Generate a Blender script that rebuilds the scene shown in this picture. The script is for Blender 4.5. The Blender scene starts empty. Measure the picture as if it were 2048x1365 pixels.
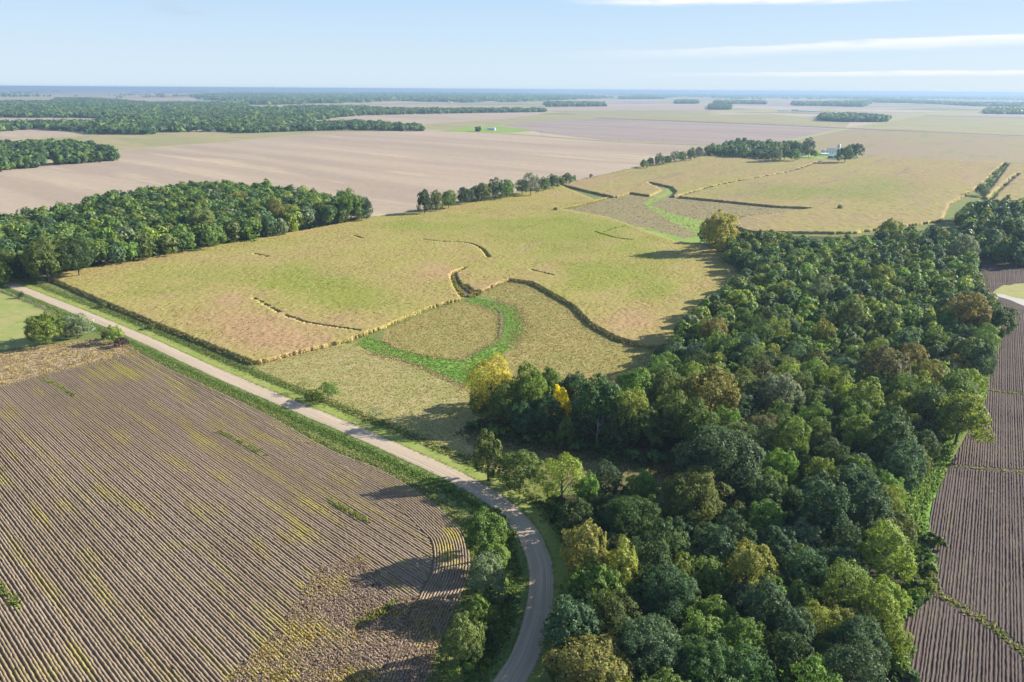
import bpy, math
import numpy as np
from mathutils import Vector, Matrix

rng = np.random.default_rng(11)
SC = bpy.context.scene
COL = SC.collection

# ------------------------------------------------------------------ camera
CAM_H, FPX = 120.0, 1365.0
PITCH, ROLL = math.radians(20.25), math.radians(0.36)
cp, sp, cr, sr = math.cos(PITCH), math.sin(PITCH), math.cos(ROLL), math.sin(ROLL)
X_, D_, F_ = Vector((1, 0, 0)), Vector((0, -sp, -cp)), Vector((0, cp, -sp))
right, down = X_ * cr - D_ * sr, X_ * sr + D_ * cr
cam = bpy.data.cameras.new('camera')
cam.sensor_width, cam.lens = 36, FPX / 2048 * 36
cam.clip_start, cam.clip_end = 1.0, 200000
camo = bpy.data.objects.new('camera', cam)
COL.objects.link(camo)
m = Matrix((right, -down, -F_)).transposed().to_4x4()
m.translation = (0, 0, CAM_H)
camo.matrix_world = m
SC.camera = camo

# ------------------------------------------------------------------ light
SUN_AZ, SUN_EL = math.radians(74), math.radians(24)
sunv = Vector((math.sin(SUN_AZ) * math.cos(SUN_EL), math.cos(SUN_AZ) * math.cos(SUN_EL), math.sin(SUN_EL)))
sl = bpy.data.lights.new('sun', 'SUN')
sl.energy, sl.angle, sl.color = 5.0, math.radians(0.53), (1.0, 0.91, 0.77)
slo = bpy.data.objects.new('sun', sl)
COL.objects.link(slo)
slo.rotation_euler = sunv.to_track_quat('Z', 'Y').to_euler()
slo.location = (0, 0, 500)

W = bpy.data.worlds.new('World')
SC.world = W
W.use_nodes = True
SKY_STRENGTH, EXPOSURE = 0.075, 1.32
HAZE_DENSITY, HAZE_COLOR = 0.9e-4, (0.33, 0.49, 0.71)
SC.view_settings.view_transform = 'Standard'
SC.view_settings.look = 'None'
SC.view_settings.exposure = EXPOSURE
SC.view_settings.gamma = 1
SC.view_settings.use_curve_mapping = False
SC.cycles.use_denoising = True
SC.cycles.max_bounces = 6
SC.cycles.diffuse_bounces = 3
SC.cycles.transmission_bounces = 3
SC.cycles.volume_bounces = 0
SC.cycles.use_adaptive_sampling = True


class NT:
    """small node-tree helper"""
    def __init__(s, tree):
        s.t = tree
    def n(s, typ, ins=None, **kw):
        nd = s.t.nodes.new(typ)
        for k, v in kw.items():
            setattr(nd, k, v)
        for k, v in (ins or {}).items():
            sock = nd.inputs[k]
            if isinstance(v, bpy.types.NodeSocket):
                s.t.links.new(v, sock)
            else:
                sock.default_value = v
        return nd
    def math(s, op, a, b=0.0, c=0.0, clamp=False):
        nd = s.n('ShaderNodeMath', {0: a, 1: b, 2: c}, operation=op)
        nd.use_clamp = clamp
        return nd.outputs[0]
    def step(s, x, a, b):
        nd = s.n('ShaderNodeMapRange', {0: x, 1: a, 2: b, 3: 0.0, 4: 1.0}, interpolation_type='SMOOTHSTEP')
        return nd.outputs[0]
    def mix(s, f, a, b):
        nd = s.n('ShaderNodeMix', data_type='RGBA')
        for i, v in ((0, f), (6, a), (7, b)):
            if isinstance(v, bpy.types.NodeSocket):
                s.t.links.new(v, nd.inputs[i])
            else:
                nd.inputs[i].default_value = v if i == 0 or len(v) == 4 else (*v, 1)
        return nd.outputs[2]
    def noise(s, vec, scale, detail=3.0, rough=0.55, dist=0.0):
        return s.n('ShaderNodeTexNoise', {'Vector': vec, 'Scale': scale, 'Detail': detail, 'Roughness': rough, 'Distortion': dist}).outputs[0]
    def combine(s, x, y, z):
        return s.n('ShaderNodeCombineXYZ', {0: x, 1: y, 2: z}).outputs[0]


def build_sky():
    t = NT(W.node_tree)
    W.node_tree.nodes.clear()
    sky = t.n('ShaderNodeTexSky', sky_type='NISHITA')
    sky.sun_disc = False
    sky.sun_elevation, sky.sun_rotation = SUN_EL, SUN_AZ
    sky.altitude, sky.air_density, sky.dust_density, sky.ozone_density = 300, 1.0, 0.6, 2.0
    d = t.n('ShaderNodeTexCoord').outputs['Generated']
    s = t.n('ShaderNodeSeparateXYZ', {0: d})
    x, y, z = s.outputs
    el = t.math('MULTIPLY', t.math('ARCSINE', z), 57.2958)           # degrees
    az = t.math('MULTIPLY', t.math('ARCTAN2', x, y), 57.2958)
    v = t.combine(t.math('MULTIPLY', az, 0.10), t.math('MULTIPLY', el, 0.9), 0.0)
    wob = t.math('SUBTRACT', t.noise(v, 1.0, 5, 0.6), 0.5)
    fine = t.noise(t.combine(t.math('MULTIPLY', az, 0.35), t.math('MULTIPLY', el, 2.6), 3.0), 1.0, 6, 0.62)
    def band(e0, slope, w_up, w_dn, amp, a0, a1, gain):
        c = t.math('MULTIPLY_ADD', az, slope, e0)
        dd = t.math('MULTIPLY_ADD', wob, amp, t.math('SUBTRACT', el, c))
        up = t.math('SUBTRACT', 1.0, t.step(dd, w_up * 0.3, w_up))
        dn = t.step(dd, -w_dn, 0.0)
        f = t.math('MULTIPLY', up, dn)
        f = t.math('MULTIPLY', f, t.step(az, a0, a1))
        f = t.math('MULTIPLY', f, t.step(fine, 0.12, 0.55))
        return t.math('MULTIPLY', f, gain)
    b1 = band(2.45, 0.028, 0.22, 0.75, 0.8, 0, 30, 0.8)
    b2 = band(1.05, 0.006, 0.18, 0.3, 0.5, 6, 30, 0.7)
    b3 = band(6.35, -0.012, 2.2, 0.45, 1.0, 2, 12, 1.0)
    b4 = band(0.95, 0.0, 0.3, 0.5, 0.9, -14, -60, 0.0)
    cir = t.math('MULTIPLY', t.step(fine, 0.50, 0.78), t.math('MULTIPLY', t.step(el, 5.0, 14.0), 0.55))
    tot = t.math('ADD', t.math('ADD', b1, b2), t.math('ADD', b3, cir), clamp=True)
    # thin grey wisp on the left
    ga = t.math('POWER', t.math('DIVIDE', t.math('ADD', az, 24.0), 2.0), 2.0)
    ge = t.math('POWER', t.math('DIVIDE', t.math('SUBTRACT', el, 5.1), 0.5), 2.0)
    wisp = t.math('MULTIPLY', t.math('EXPONENT', t.math('MULTIPLY', t.math('ADD', ga, ge), -1.0)), t.step(fine, 0.3, 0.7))
    # pale milky veil towards the horizon
    veil = t.math('MULTIPLY', t.math('SUBTRACT', 1.0, t.step(el, 4.0, 28.0)), 0.93)
    low = t.mix(t.step(el, 0.0, 10.0), (3.6, 4.4, 5.15), (2.55, 3.75, 5.2))
    c0 = t.mix(veil, sky.outputs[0], low)
    c1 = t.mix(tot, c0, (5.6, 5.65, 5.7))
    c2 = t.mix(t.math('MULTIPLY', wisp, 0.7), c1, (3.0, 3.7, 4.5))
    bg = t.n('ShaderNodeBackground', {'Color': c2, 'Strength': SKY_STRENGTH})
    t.n('ShaderNodeOutputWorld', {'Surface': bg.outputs[0]})

build_sky()

# ------------------------------------------------------------------ survey of the photograph: picture point -> place on the ground
def G(x, y, z=0.0):
    x, y = np.asarray(x, float), np.asarray(y, float)
    u, v = (x - 1024) / FPX, (y - 682.5) / FPX
    u, v = u * cr + v * sr, -u * sr + v * cr
    t = (z - CAM_H) / (-sp - v * cp)
    return np.stack([u * t, (cp - v * sp) * t], -1)

def P(x, y, z=0.0):
    x, y = np.asarray(x, float), np.asarray(y, float)
    zz = z - CAM_H
    dep = y * cp - zz * sp
    u, v = x / dep, (-y * sp - zz * cp) / dep
    return np.stack([(u * cr - v * sr) * FPX + 1024, (u * sr + v * cr) * FPX + 682.5, dep], -1)

def GP(pts, z=0.0):
    a = np.array(pts, float)
    return G(a[:, 0], a[:, 1], z)

def inside(pts, poly):
    x, y = pts[:, 0], pts[:, 1]
    r = np.zeros(len(pts), bool)
    n = len(poly)
    for i in range(n):
        x0, y0 = poly[i]
        x1, y1 = poly[(i + 1) % n]
        if y0 == y1:
            continue
        c = ((y0 > y) != (y1 > y)) & (x < (x1 - x0) * (y - y0) / (y1 - y0) + x0)
        r ^= c
    return r

def dist_line(pts, line):
    d = np.full(len(pts), 1e9)
    for a, b in zip(line[:-1], line[1:]):
        ab = b - a
        t = np.clip(((pts - a) @ ab) / max(ab @ ab, 1e-9), 0, 1)
        d = np.minimum(d, np.hypot(*(pts - a - t[:, None] * ab).T))
    return d

def smooth(line, step):
    """Catmull-Rom through the points, evenly resampled"""
    p = np.vstack([2 * line[0] - line[1], line, 2 * line[-1] - line[-2]])
    out = []
    for i in range(1, len(p) - 2):
        t = np.linspace(0, 1, 24, endpoint=False)[:, None]
        a, b, c, d = p[i - 1:i + 3]
        out.append(0.5 * ((2 * b) + (c - a) * t + (2 * a - 5 * b + 4 * c - d) * t * t + (3 * b - a - 3 * c + d) * t ** 3))
    o = np.vstack(out + [line[-1:]])
    s = np.r_[0, np.cumsum(np.hypot(*np.diff(o, axis=0).T))]
    q = np.linspace(0, s[-1], max(2, int(s[-1] / step)))
    return np.stack([np.interp(q, s, o[:, 0]), np.interp(q, s, o[:, 1])], -1)

def vnoise(p, scale, seed=0):
    """smooth value noise on 2-D points, 0..1"""
    r = np.random.default_rng(seed).random((256, 256))
    q = p / scale
    i = np.floor(q).astype(int)
    f = q - i
    f = f * f * (3 - 2 * f)
    a, b = i[..., 0] & 255, i[..., 1] & 255
    a1, b1 = (a + 1) & 255, (b + 1) & 255
    return (r[a, b] * (1 - f[..., 0]) + r[a1, b] * f[..., 0]) * (1 - f[..., 1]) + (r[a, b1] * (1 - f[..., 0]) + r[a1, b1] * f[..., 0]) * f[..., 1]

# ------------------------------------------------------------------ objects
def tag(o, label=None, cat=None, group=None, kind=None):
    if label: o['label'] = label
    if cat: o['category'] = cat
    if group: o['group'] = group
    if kind: o['kind'] = kind
    return o

def link(name, data, parent=None, loc=None, rz=0.0, sc=None):
    o = bpy.data.objects.new(name, data)
    COL.objects.link(o)
    if parent: o.parent = parent
    if loc is not None: o.location = loc
    if rz: o.rotation_euler = (0, 0, rz)
    if sc is not None: o.scale = sc
    return o

def mesh_np(name, v, f, mat, attrs=None, smooth_=False):
    """f: (n,3) or (n,4) int array, or list of tuples"""
    me = bpy.data.meshes.new(name)
    if isinstance(f, np.ndarray):
        n, k = f.shape
        me.vertices.add(len(v)); me.vertices.foreach_set('co', np.asarray(v, np.float32).ravel())
        me.loops.add(n * k); me.loops.foreach_set('vertex_index', f.astype(np.int32).ravel())
        me.polygons.add(n); me.polygons.foreach_set('loop_start', np.arange(0, n * k, k, dtype=np.int32))
        me.update(calc_edges=True)
    else:
        me.from_pydata([tuple(map(float, q)) for q in v], [], f)
        me.update()
    for nm, (typ, arr) in (attrs or {}).items():
        at = me.attributes.new(nm, typ, 'POINT')
        at.data.foreach_set('color' if typ == 'FLOAT_COLOR' else 'value', np.asarray(arr, np.float32).ravel())
    if mat: me.materials.append(mat)
    if smooth_:
        me.polygons.foreach_set('use_smooth', np.ones(len(me.polygons), bool))
    return me

class MB:
    """collects boxes, tubes and prisms into one mesh"""
    def __init__(s): s.v, s.f = [], []
    def add(s, vs, fs):
        o = len(s.v); s.v += [tuple(map(float, q)) for q in vs]; s.f += [tuple(i + o for i in q) for q in fs]; return s
    def box(s, x0, y0, z0, x1, y1, z1):
        return s.add([(x0, y0, z0), (x1, y0, z0), (x1, y1, z0), (x0, y1, z0), (x0, y0, z1), (x1, y0, z1), (x1, y1, z1), (x0, y1, z1)],
                     [(0, 3, 2, 1), (4, 5, 6, 7), (0, 1, 5, 4), (1, 2, 6, 5), (2, 3, 7, 6), (3, 0, 4, 7)])
    def tube(s, pts, rad, n=6):
        pts = [Vector(q) for q in pts]
        vs, fs = [], []
        for i, q in enumerate(pts):
            d = (pts[min(i + 1, len(pts) - 1)] - pts[max(i - 1, 0)]).normalized()
            a = d.orthogonal().normalized(); b = d.cross(a)
            for k in range(n):
                t = 2 * math.pi * k / n
                vs.append(q + (a * math.cos(t) + b * math.sin(t)) * rad[i])
        for i in range(len(pts) - 1):
            for k in range(n):
                fs.append((i * n + k, i * n + (k + 1) % n, (i + 1) * n + (k + 1) % n, (i + 1) * n + k))
        fs.append(tuple(range(n))[::-1]); fs.append(tuple((len(pts) - 1) * n + k for k in range(n)))
        return s.add(vs, fs)
    def prism(s, prof, y0, y1):
        """profile in x,z extruded along y"""
        n = len(prof)
        vs = [(x, y0, z) for x, z in prof] + [(x, y1, z) for x, z in prof]
        fs = [tuple(range(n)), tuple(range(2 * n - 1, n - 1, -1))] + [((k + 1) % n, k, n + k, n + (k + 1) % n) for k in range(n)]
        return s.add(vs, fs)
    def lathe(s, prof, n=16, c=(0, 0)):
        vs, fs = [], []
        for r, z in prof:
            for k in range(n):
                t = 2 * math.pi * k / n
                vs.append((c[0] + r * math.cos(t), c[1] + r * math.sin(t), z))
        for i in range(len(prof) - 1):
            for k in range(n):
                fs.append((i * n + k, i * n + (k + 1) % n, (i + 1) * n + (k + 1) % n, (i + 1) * n + k))
        fs.append(tuple(range(n))[::-1]); fs.append(tuple((len(prof) - 1) * n + k for k in range(n)))
        return s.add(vs, fs)
    def build(s, name, mat, parent=None, smooth_=False):
        return link(name, mesh_np(name, s.v, s.f, mat, smooth_=smooth_), parent)

# ------------------------------------------------------------------ materials
def new_mat(name):
    ma = bpy.data.materials.new(name)
    ma.use_nodes = True
    ma.node_tree.nodes.clear()
    return ma, NT(ma.node_tree)

def finish(t, color, rough=0.9, spec=0.15, bump=None, bump_d=0.1):
    ins = {'Base Color': color, 'Roughness': rough, 'Specular IOR Level': spec}
    if bump is not None:
        ins['Normal'] = t.n('ShaderNodeBump', {'Height': bump, 'Distance': bump_d, 'Strength': 1.0}).outputs[0]
    b = t.n('ShaderNodeBsdfPrincipled', ins)
    t.n('ShaderNodeOutputMaterial', {'Surface': b.outputs[0]})

def plain(name, color, rough=0.6, var=0.12, scale=0.8):
    ma, t = new_mat(name)
    pos = t.n('ShaderNodeNewGeometry').outputs['Position']
    f = t.noise(pos, scale, 4)
    c = t.mix(f, [q * (1 - var) for q in color], [min(1, q * (1 + var)) for q in color])
    finish(t, c, rough, 0.3)
    return ma

def ground_mat(name, c1, c2, c3=None, big=60.0, mid=9.0, fine=1.2, grain=0.35, bearing=None, stretch=6.0, rows=0.0, row_amt=0.0, bump=0.0, attr=None, attr_col=None, f3=(0.52, 0.7), neg_col=None):
    """ground cover: two big-patch colours, a third in patches, fine grain; optionally drawn out along a working direction"""
    ma, t = new_mat(name)
    pos = t.n('ShaderNodeNewGeometry').outputs['Position']
    if bearing is not None:
        rot = t.n('ShaderNodeMapping', {'Vector': pos, 'Rotation': (0, 0, math.radians(bearing))}).outputs[0]
        pv = t.n('ShaderNodeMapping', {'Vector': rot, 'Scale': (1, 1 / stretch, 1)}).outputs[0]
    else:
        rot = pv = pos
    f1 = t.step(t.noise(pv, 1 / big, 4, 0.6, 0.4), 0.36, 0.64)
    c = t.mix(f1, c1, c2)
    if c3 is not None:
        f2 = t.step(t.noise(pv, 1 / mid, 4, 0.62), *f3)
        c = t.mix(f2, c, c3)
    if attr:
        a = t.n('ShaderNodeAttribute', attribute_name=attr).outputs['Fac']
        nz = t.math('MULTIPLY_ADD', t.math('SUBTRACT', t.noise(pv, 1 / mid, 5, 0.65), 0.5), 1.1, a)
        c = t.mix(t.step(nz, 0.05, 0.95), c, attr_col)
        if neg_col: c = t.mix(t.step(t.math('MULTIPLY', nz, -1.0), 0.1, 0.85), c, neg_col)
    g = t.noise(pos, 1 / fine, 3, 0.7)
    g2 = t.noise(pos, 1 / (fine * 4.3), 3, 0.6)
    k = t.math('ADD', t.math('MULTIPLY', g, 0.6), t.math('MULTIPLY', g2, 0.4))
    k = t.math('MULTIPLY_ADD', t.math('SUBTRACT', k, 0.5), grain * 4.0, 1.0)
    if rows:
        sx = t.n('ShaderNodeSeparateXYZ', {0: rot}).outputs[0]
        wv = t.math('SINE', t.math('MULTIPLY', sx, 2 * math.pi / rows))
        k = t.math('MULTIPLY', k, t.math('MULTIPLY_ADD', wv, row_amt, 1.0))
    hv = t.n('ShaderNodeHueSaturation', {'Value': k, 'Color': c}).outputs[0]
    finish(t, hv, 0.95, 0.08, g if bump else None, bump)
    return ma

def leaf_mat(name, attr=False, trans=0.34, spec=0.16):
    ma, t = new_mat(name)
    base = t.n('ShaderNodeAttribute', attribute_name='tone').outputs['Color'] if attr else t.n('ShaderNodeObjectInfo').outputs['Color']
    r = t.n('ShaderNodeNewGeometry').outputs['Random Per Island']
    h = t.math('MULTIPLY_ADD', r, 0.03, 0.485)
    r2 = t.math('FRACT', t.math('MULTIPLY', r, 17.31))
    v = t.math('MULTIPLY_ADD', r2, 0.8, 0.62)
    c = t.n('ShaderNodeHueSaturation', {'Hue': h, 'Value': v, 'Color': base}).outputs[0]
    pb = t.n('ShaderNodeBsdfPrincipled', {'Base Color': c, 'Roughness': 0.55, 'Specular IOR Level': spec})
    c2 = t.n('ShaderNodeHueSaturation', {'Hue': 0.48, 'Saturation': 1.15, 'Value': 1.5, 'Color': c}).outputs[0]
    tr = t.n('ShaderNodeBsdfTranslucent', {'Color': c2})
    mx = t.n('ShaderNodeMixShader', {0: trans, 1: pb.outputs[0], 2: tr.outputs[0]})
    t.n('ShaderNodeOutputMaterial', {'Surface': mx.outputs[0]})
    return ma

M_LEAF = leaf_mat('leaves')
M_LEAFA = leaf_mat('leaves_toned', True)
M_TUFT = leaf_mat('grass_blades', True, 0.45, 0.05)
M_BARK = plain('bark', (0.10, 0.085, 0.07), 0.9, 0.4, 2.0)
M_PALE = plain('pale_bark', (0.33, 0.31, 0.28), 0.8, 0.3, 2.0)

# ------------------------------------------------------------------ ground and fields
ROWDIR = 131.0
def rot_for(b):  # mapping rotation so that local x runs across the rows with compass bearing b
    return b

def sheet(name, px, z, mat, label, cat='field', kind='structure', jit=0.0, step=4.0, grid=None, attrs=None):
    g = GP(px) if not isinstance(px, np.ndarray) else px
    if jit:
        out = []
        n = len(g)
        for i in range(n):
            a, b = g[i], g[(i + 1) % n]
            k = max(1, int(np.hypot(*(b - a)) / step))
            t = np.linspace(0, 1, k, endpoint=False)[:, None]
            out.append(a + (b - a) * t)
        g = np.vstack(out)
        g = g + np.stack([vnoise(g, 5.0, 1) - 0.5, vnoise(g, 5.0, 2) - 0.5], -1) * 2 * jit + rng.normal(0, jit * 0.25, g.shape)
    v = np.c_[g, np.full(len(g), z)]
    area = np.sum(g[:, 0] * np.roll(g[:, 1], -1) - np.roll(g[:, 0], -1) * g[:, 1])
    idx = tuple(range(len(g))) if area > 0 else tuple(range(len(g)))[::-1]
    o = link(name, mesh_np(name, v, [idx], mat))
    return tag(o, label, cat, None, kind)

TAN = (0.37, 0.30, 0.232); MAUVE = (0.30, 0.248, 0.215)

def patchwork_mat():
    ma, t = new_mat('prairie')
    pos = t.n('ShaderNodeNewGeometry').outputs['Position']
    rot = t.n('ShaderNodeMapping', {'Vector': pos, 'Rotation': (0, 0, math.radians(-38))}).outputs[0]
    sc = t.n('ShaderNodeMapping', {'Vector': rot, 'Scale': (1 / 800, 1 / 420, 0)}).outputs[0]
    vo = t.n('ShaderNodeTexVoronoi', {'Vector': sc, 'Scale': 1.0, 'Randomness': 0.55}, distance='CHEBYCHEV')
    cv = t.n('ShaderNodeSeparateColor', {0: vo.outputs['Color']})
    c = t.mix(t.step(cv.outputs[0], 0.35, 0.4), (0.40, 0.33, 0.27), (0.30, 0.25, 0.23))
    c = t.mix(t.step(cv.outputs[1], 0.55, 0.6), c, (0.34, 0.30, 0.17))
    c = t.mix(t.step(cv.outputs[2], 0.80, 0.85), c, (0.20, 0.22, 0.09))
    n = t.noise(t.n('ShaderNodeMapping', {'Vector': rot, 'Scale': (1 / 40, 1 / 300, 0)}).outputs[0], 1.0, 4)
    hv = t.n('ShaderNodeHueSaturation', {'Value': t.math('MULTIPLY_ADD', n, 0.5, 0.75), 'Color': c}).outputs[0]
    finish(t, hv, 0.95, 0.05)
    return ma

R_ = 60000.0
tag(link('ground', mesh_np('ground', [(-R_, -R_, 0), (R_, -R_, 0), (R_, R_, 0), (-R_, R_, 0)], [(0, 1, 2, 3)], patchwork_mat())),
    'flat prairie of tan and olive fields running out to the horizon', 'ground', None, 'structure')

m_stubble = ground_mat('ripe_beans_far', TAN, (0.31, 0.25, 0.198), (0.41, 0.34, 0.245), 120, 50, 3.0, 0.2, 131, 9)
m_mauve = ground_mat('mauve_beans_far', MAUVE, (0.255, 0.205, 0.195), (0.35, 0.285, 0.235), 120, 60, 5, 0.18, 131, 9)
m_olive = ground_mat('olive_crop_far', (0.26, 0.25, 0.13), (0.31, 0.27, 0.15), (0.20, 0.22, 0.10), 120, 40, 4, 0.15, 131, 4)
m_fcorn = ground_mat('corn_far', (0.26, 0.225, 0.12), (0.27, 0.205, 0.145), (0.20, 0.215, 0.085), 130, 45, 3, 0.22, 34, 4)
m_track = ground_mat('grass_track', (0.25, 0.29, 0.125), (0.30, 0.32, 0.15), None, 60, 20, 3, 0.15)
m_lawn = ground_mat('lawn', (0.19, 0.29, 0.06), (0.24, 0.31, 0.08), None, 30, 9, 1.5, 0.2)
m_grass = ground_mat('rough_grass', (0.13, 0.17, 0.05), (0.18, 0.20, 0.07), (0.24, 0.22, 0.10), 14, 4, 0.7, 0.35, bump=0.15)
m_mown = ground_mat('mown_verge', (0.20, 0.26, 0.06), (0.25, 0.28, 0.09), (0.15, 0.20, 0.05), 12, 4, 0.6, 0.25, bump=0.06)
m_meadow = ground_mat('dry_meadow', (0.32, 0.285, 0.125), (0.27, 0.27, 0.10), (0.38, 0.32, 0.18), 28, 6, 0.8, 0.32, bump=0.15)
m_hay = ground_mat('hay_meadow', (0.29, 0.245, 0.095), (0.26, 0.245, 0.085), (0.33, 0.27, 0.12), 26, 7, 0.8, 0.32, bump=0.15)
m_bright = ground_mat('lush_grass', (0.15, 0.31, 0.055), (0.20, 0.34, 0.07), (0.24, 0.28, 0.10), 10, 4, 0.8, 0.36, bump=0.15)
m_pasture = ground_mat('pasture', (0.24, 0.28, 0.09), (0.30, 0.29, 0.12), (0.20, 0.26, 0.07), 22, 6, 0.9, 0.22, bump=0.05)
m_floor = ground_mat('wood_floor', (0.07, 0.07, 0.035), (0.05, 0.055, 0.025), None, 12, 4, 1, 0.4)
m_soil = ground_mat('bean_soil', (0.16, 0.118, 0.08), (0.18, 0.135, 0.095), (0.155, 0.125, 0.065), 30, 8, 0.5, 0.3)
m_brown = ground_mat('weedy_hollow', (0.235, 0.20, 0.11), (0.235, 0.205, 0.105), (0.19, 0.20, 0.075), 50, 16, 1.5, 0.3)
m_mud = plain('wet_mud', (0.17, 0.15, 0.14), 0.35, 0.35, 0.6)
m_silt_glare = plain('silt_glare_paint', (0.42, 0.39, 0.37), 0.6, 0.15, 0.4)  # silt whitened in its colour to stand for sky glare on water

# far fields
sheet('bean_field', [(-60, 430), (-60, 342), (0, 337), (120, 326), (235, 314), (238, 302), (470, 283), (640, 267), (840, 261), (905, 264), (1050, 270), (1220, 283), (1412, 291), (1412, 311), (1118, 373), (740, 436), (300, 470)], 0.05,
      m_stubble, 'wide pale tan bean field stretching behind the left wood and the hedgerow')
sheet('olive_field', [(-60, 297), (0, 284), (200, 270), (310, 268), (410, 261), (600, 260), (845, 257), (840, 260.5), (640, 266), (470, 282), (236, 300), (120, 300)], 0.10, m_olive,
      'olive green strip of crop between the tan field and the far wood')
sheet('tan_strip_field', [(-60, 262), (0, 260), (80, 258), (205, 265), (130, 272), (0, 280), (-60, 284)], 0.15, m_stubble, 'small tan field tucked under the far left wood')
sheet('pocket_field', [(-60, 234), (0, 233), (212, 232), (180, 243), (70, 244), (-60, 248)], 0.15, m_stubble, 'narrow tan field pocket enclosed by the far left wood')
sheet('belt_field', [(600, 252), (630, 243), (690, 233), (800, 229), (1090, 224), (1088, 228), (1024, 237), (845, 249), (740, 249)], 0.2, m_stubble,
      'tan field between the tree belt and the farmhouse trees')
sheet('grass_strip_field', [(845, 256), (845, 250), (1024, 238), (1088, 229), (1185, 232), (1185, 237), (1030, 246), (960, 256), (900, 262)], 0.2, m_olive, 'thin olive strip running past the arched white shed')
sheet('lawn', [(880, 263), (930, 255), (1000, 252), (1070, 262), (1000, 266)], 0.25, m_lawn, 'bright green plot around the arched white shed', 'lawn')
sheet('mauve_field', [(1005, 251), (1035, 246), (1190, 237.5), (1536, 250.5), (1695, 258), (1640, 268), (1562, 282), (1412, 290), (1225, 282.5), (1080, 266), (1065, 261)], 0.2, m_mauve,
      'mauve brown bean field behind the farmstead wood')
sheet('mauve_field', [(1100, 222), (1420, 222), (1420, 230), (1540, 228), (1640, 237), (1700, 246), (1690, 256), (1536, 248.5), (1190, 236)], 0.15, m_olive, 'pale olive field beyond the dark corn edge strip')
sheet('mauve_field', [(1715, 256), (1790, 243), (1850, 231), (2120, 238), (2120, 272), (2048, 270)], 0.2, m_olive, 'greenish field right of the grass track near the horizon')
sheet('mauve_field', [(700, 213), (1090, 215), (1420, 209), (1420, 221), (1110, 221), (800, 217)], 0.1, m_stubble, 'thin tan field behind the long tree belt')
sheet('corn_field', [(1415, 309), (1570, 284), (1645, 269), (1705, 258.5), (2048, 273), (2120, 277), (2120, 330), (2012, 326), (1730, 316), (1640, 319)], 0.25, m_fcorn,
      'large olive tan cornfield behind and right of the farmstead')
sheet('track', [(1558, 284), (1690, 256.5), (1765, 244), (1850, 230), (1856, 230.5), (1775, 245), (1705, 257.5), (1580, 284)], 0.35, m_track, 'pale grass track cutting straight across the far fields', 'track')
sheet('dark_field_strip', [(1190, 236), (1536, 249), (1700, 256.5), (2120, 274.5), (2120, 276.2), (1700, 258), (1536, 250.5), (1190, 237)], 0.5, plain('dry_corn_strip', (0.16, 0.11, 0.10), 0.95, 0.2, 0.05),  # flat dark sheet stands in for the edge of tall corn
      'long thin dark brown strip dividing the far fields', 'field strip')
sheet('dark_field_strip', [(1850, 231), (1930, 233.2), (2120, 237.6), (2120, 238.8), (1930, 234.2), (1850, 231.8)], 0.5, bpy.data.materials['dry_corn_strip'],
      'short dark field line just below the right-hand grove', 'field strip')
sheet('lane', [(1000, 266), (1050, 269.5), (1220, 282), (1412, 290.5), (1412, 292), (1220, 284), (1050, 271), (1000, 267.5)], 0.4, m_track, 'thin grassy lane with poles crossing the tan field', 'lane')

# near ground covers
sheet('meadow', [(-120, 520), (100, 553), (740, 437), (1120, 372), (1412, 311), (2010, 325), (2250, 330), (2300, 640), (2300, 1460), (900, 1460), (-300, 1460), (-200, 800)], 0.03, m_grass, 'green rough grass that fills the verges and ditches', 'grassland')
sheet('farm_lawn', [(1412, 309), (1560, 300), (1700, 303), (1728, 312), (1665, 319), (1570, 318)], 0.30, m_lawn, 'bright green lawn of the farmstead under its trees', 'lawn')
sheet('hollow', [(1112, 376), (1190, 400), (1260, 390), (1330, 366), (1410, 392), (1640, 419), (1480, 440), (1440, 470), (1390, 500), (1262, 460), (1210, 442), (1120, 425)], 0.05, m_brown,
      'brown weedy hollow between the two cornfields', 'field')
sheet('waterway', [(1335, 367), (1350, 384), (1322, 398), (1300, 410), (1340, 428), (1420, 445), (1420, 490), (1350, 487), (1262, 454), (1290, 456), (1370, 478), (1395, 470), (1330, 436), (1285, 408), (1310, 394), (1332, 386)], 0.06, m_lawn,
      'green grassed waterway winding through the brown hollow', 'waterway', jit=1.5)
sheet('meadow', [(510, 735), (600, 700), (712, 684), (760, 690), (940, 775), (945, 830), (1000, 850), (1370, 930), (1340, 980), (1120, 960), (980, 945), (900, 915), (780, 860), (640, 800)], 0.055, m_meadow,
      'pale dry meadow between the gravel road and the green waterway', 'meadow', jit=0.6)
sheet('meadow', [(767, 664), (863, 622), (928, 603), (952, 611), (978, 621), (1000, 634), (1002, 658), (994, 682), (950, 706), (925, 721), (857, 713), (805, 701), (764, 684)], 0.055, m_hay,
      'dry yellow brown meadow island enclosed by the green waterway', 'meadow', jit=0.6)
sheet('meadow', [(962, 590), (1018, 566), (1065, 572), (1101, 592), (1142, 616), (1180, 654), (1240, 690), (1330, 700), (1330, 780), (1200, 800), (1000, 790), (970, 730), (1022, 695), (1048, 665), (1044, 640), (1028, 612)], 0.05, m_hay,
      'dry hay meadow between the waterway and the curved corn edge', 'meadow', jit=0.6)
WATERWAY = [(943, 594), (985, 602), (1032, 613), (1047, 640), (1048, 668), (1025, 694), (994, 714), (965, 730), (960, 770), (936, 775), (898, 758), (857, 740), (805, 720), (746, 706), (712, 689), (736, 674), (764, 684), (805, 701), (857, 713), (925, 721), (950, 706), (994, 682), (1001, 658), (1001, 634), (980, 620), (953, 610), (930, 602)]
sheet('waterway', WATERWAY, 0.065, m_bright, 'vivid green grassed waterway looping through the dry meadow', 'waterway', jit=1.5, step=1.5)
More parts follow.
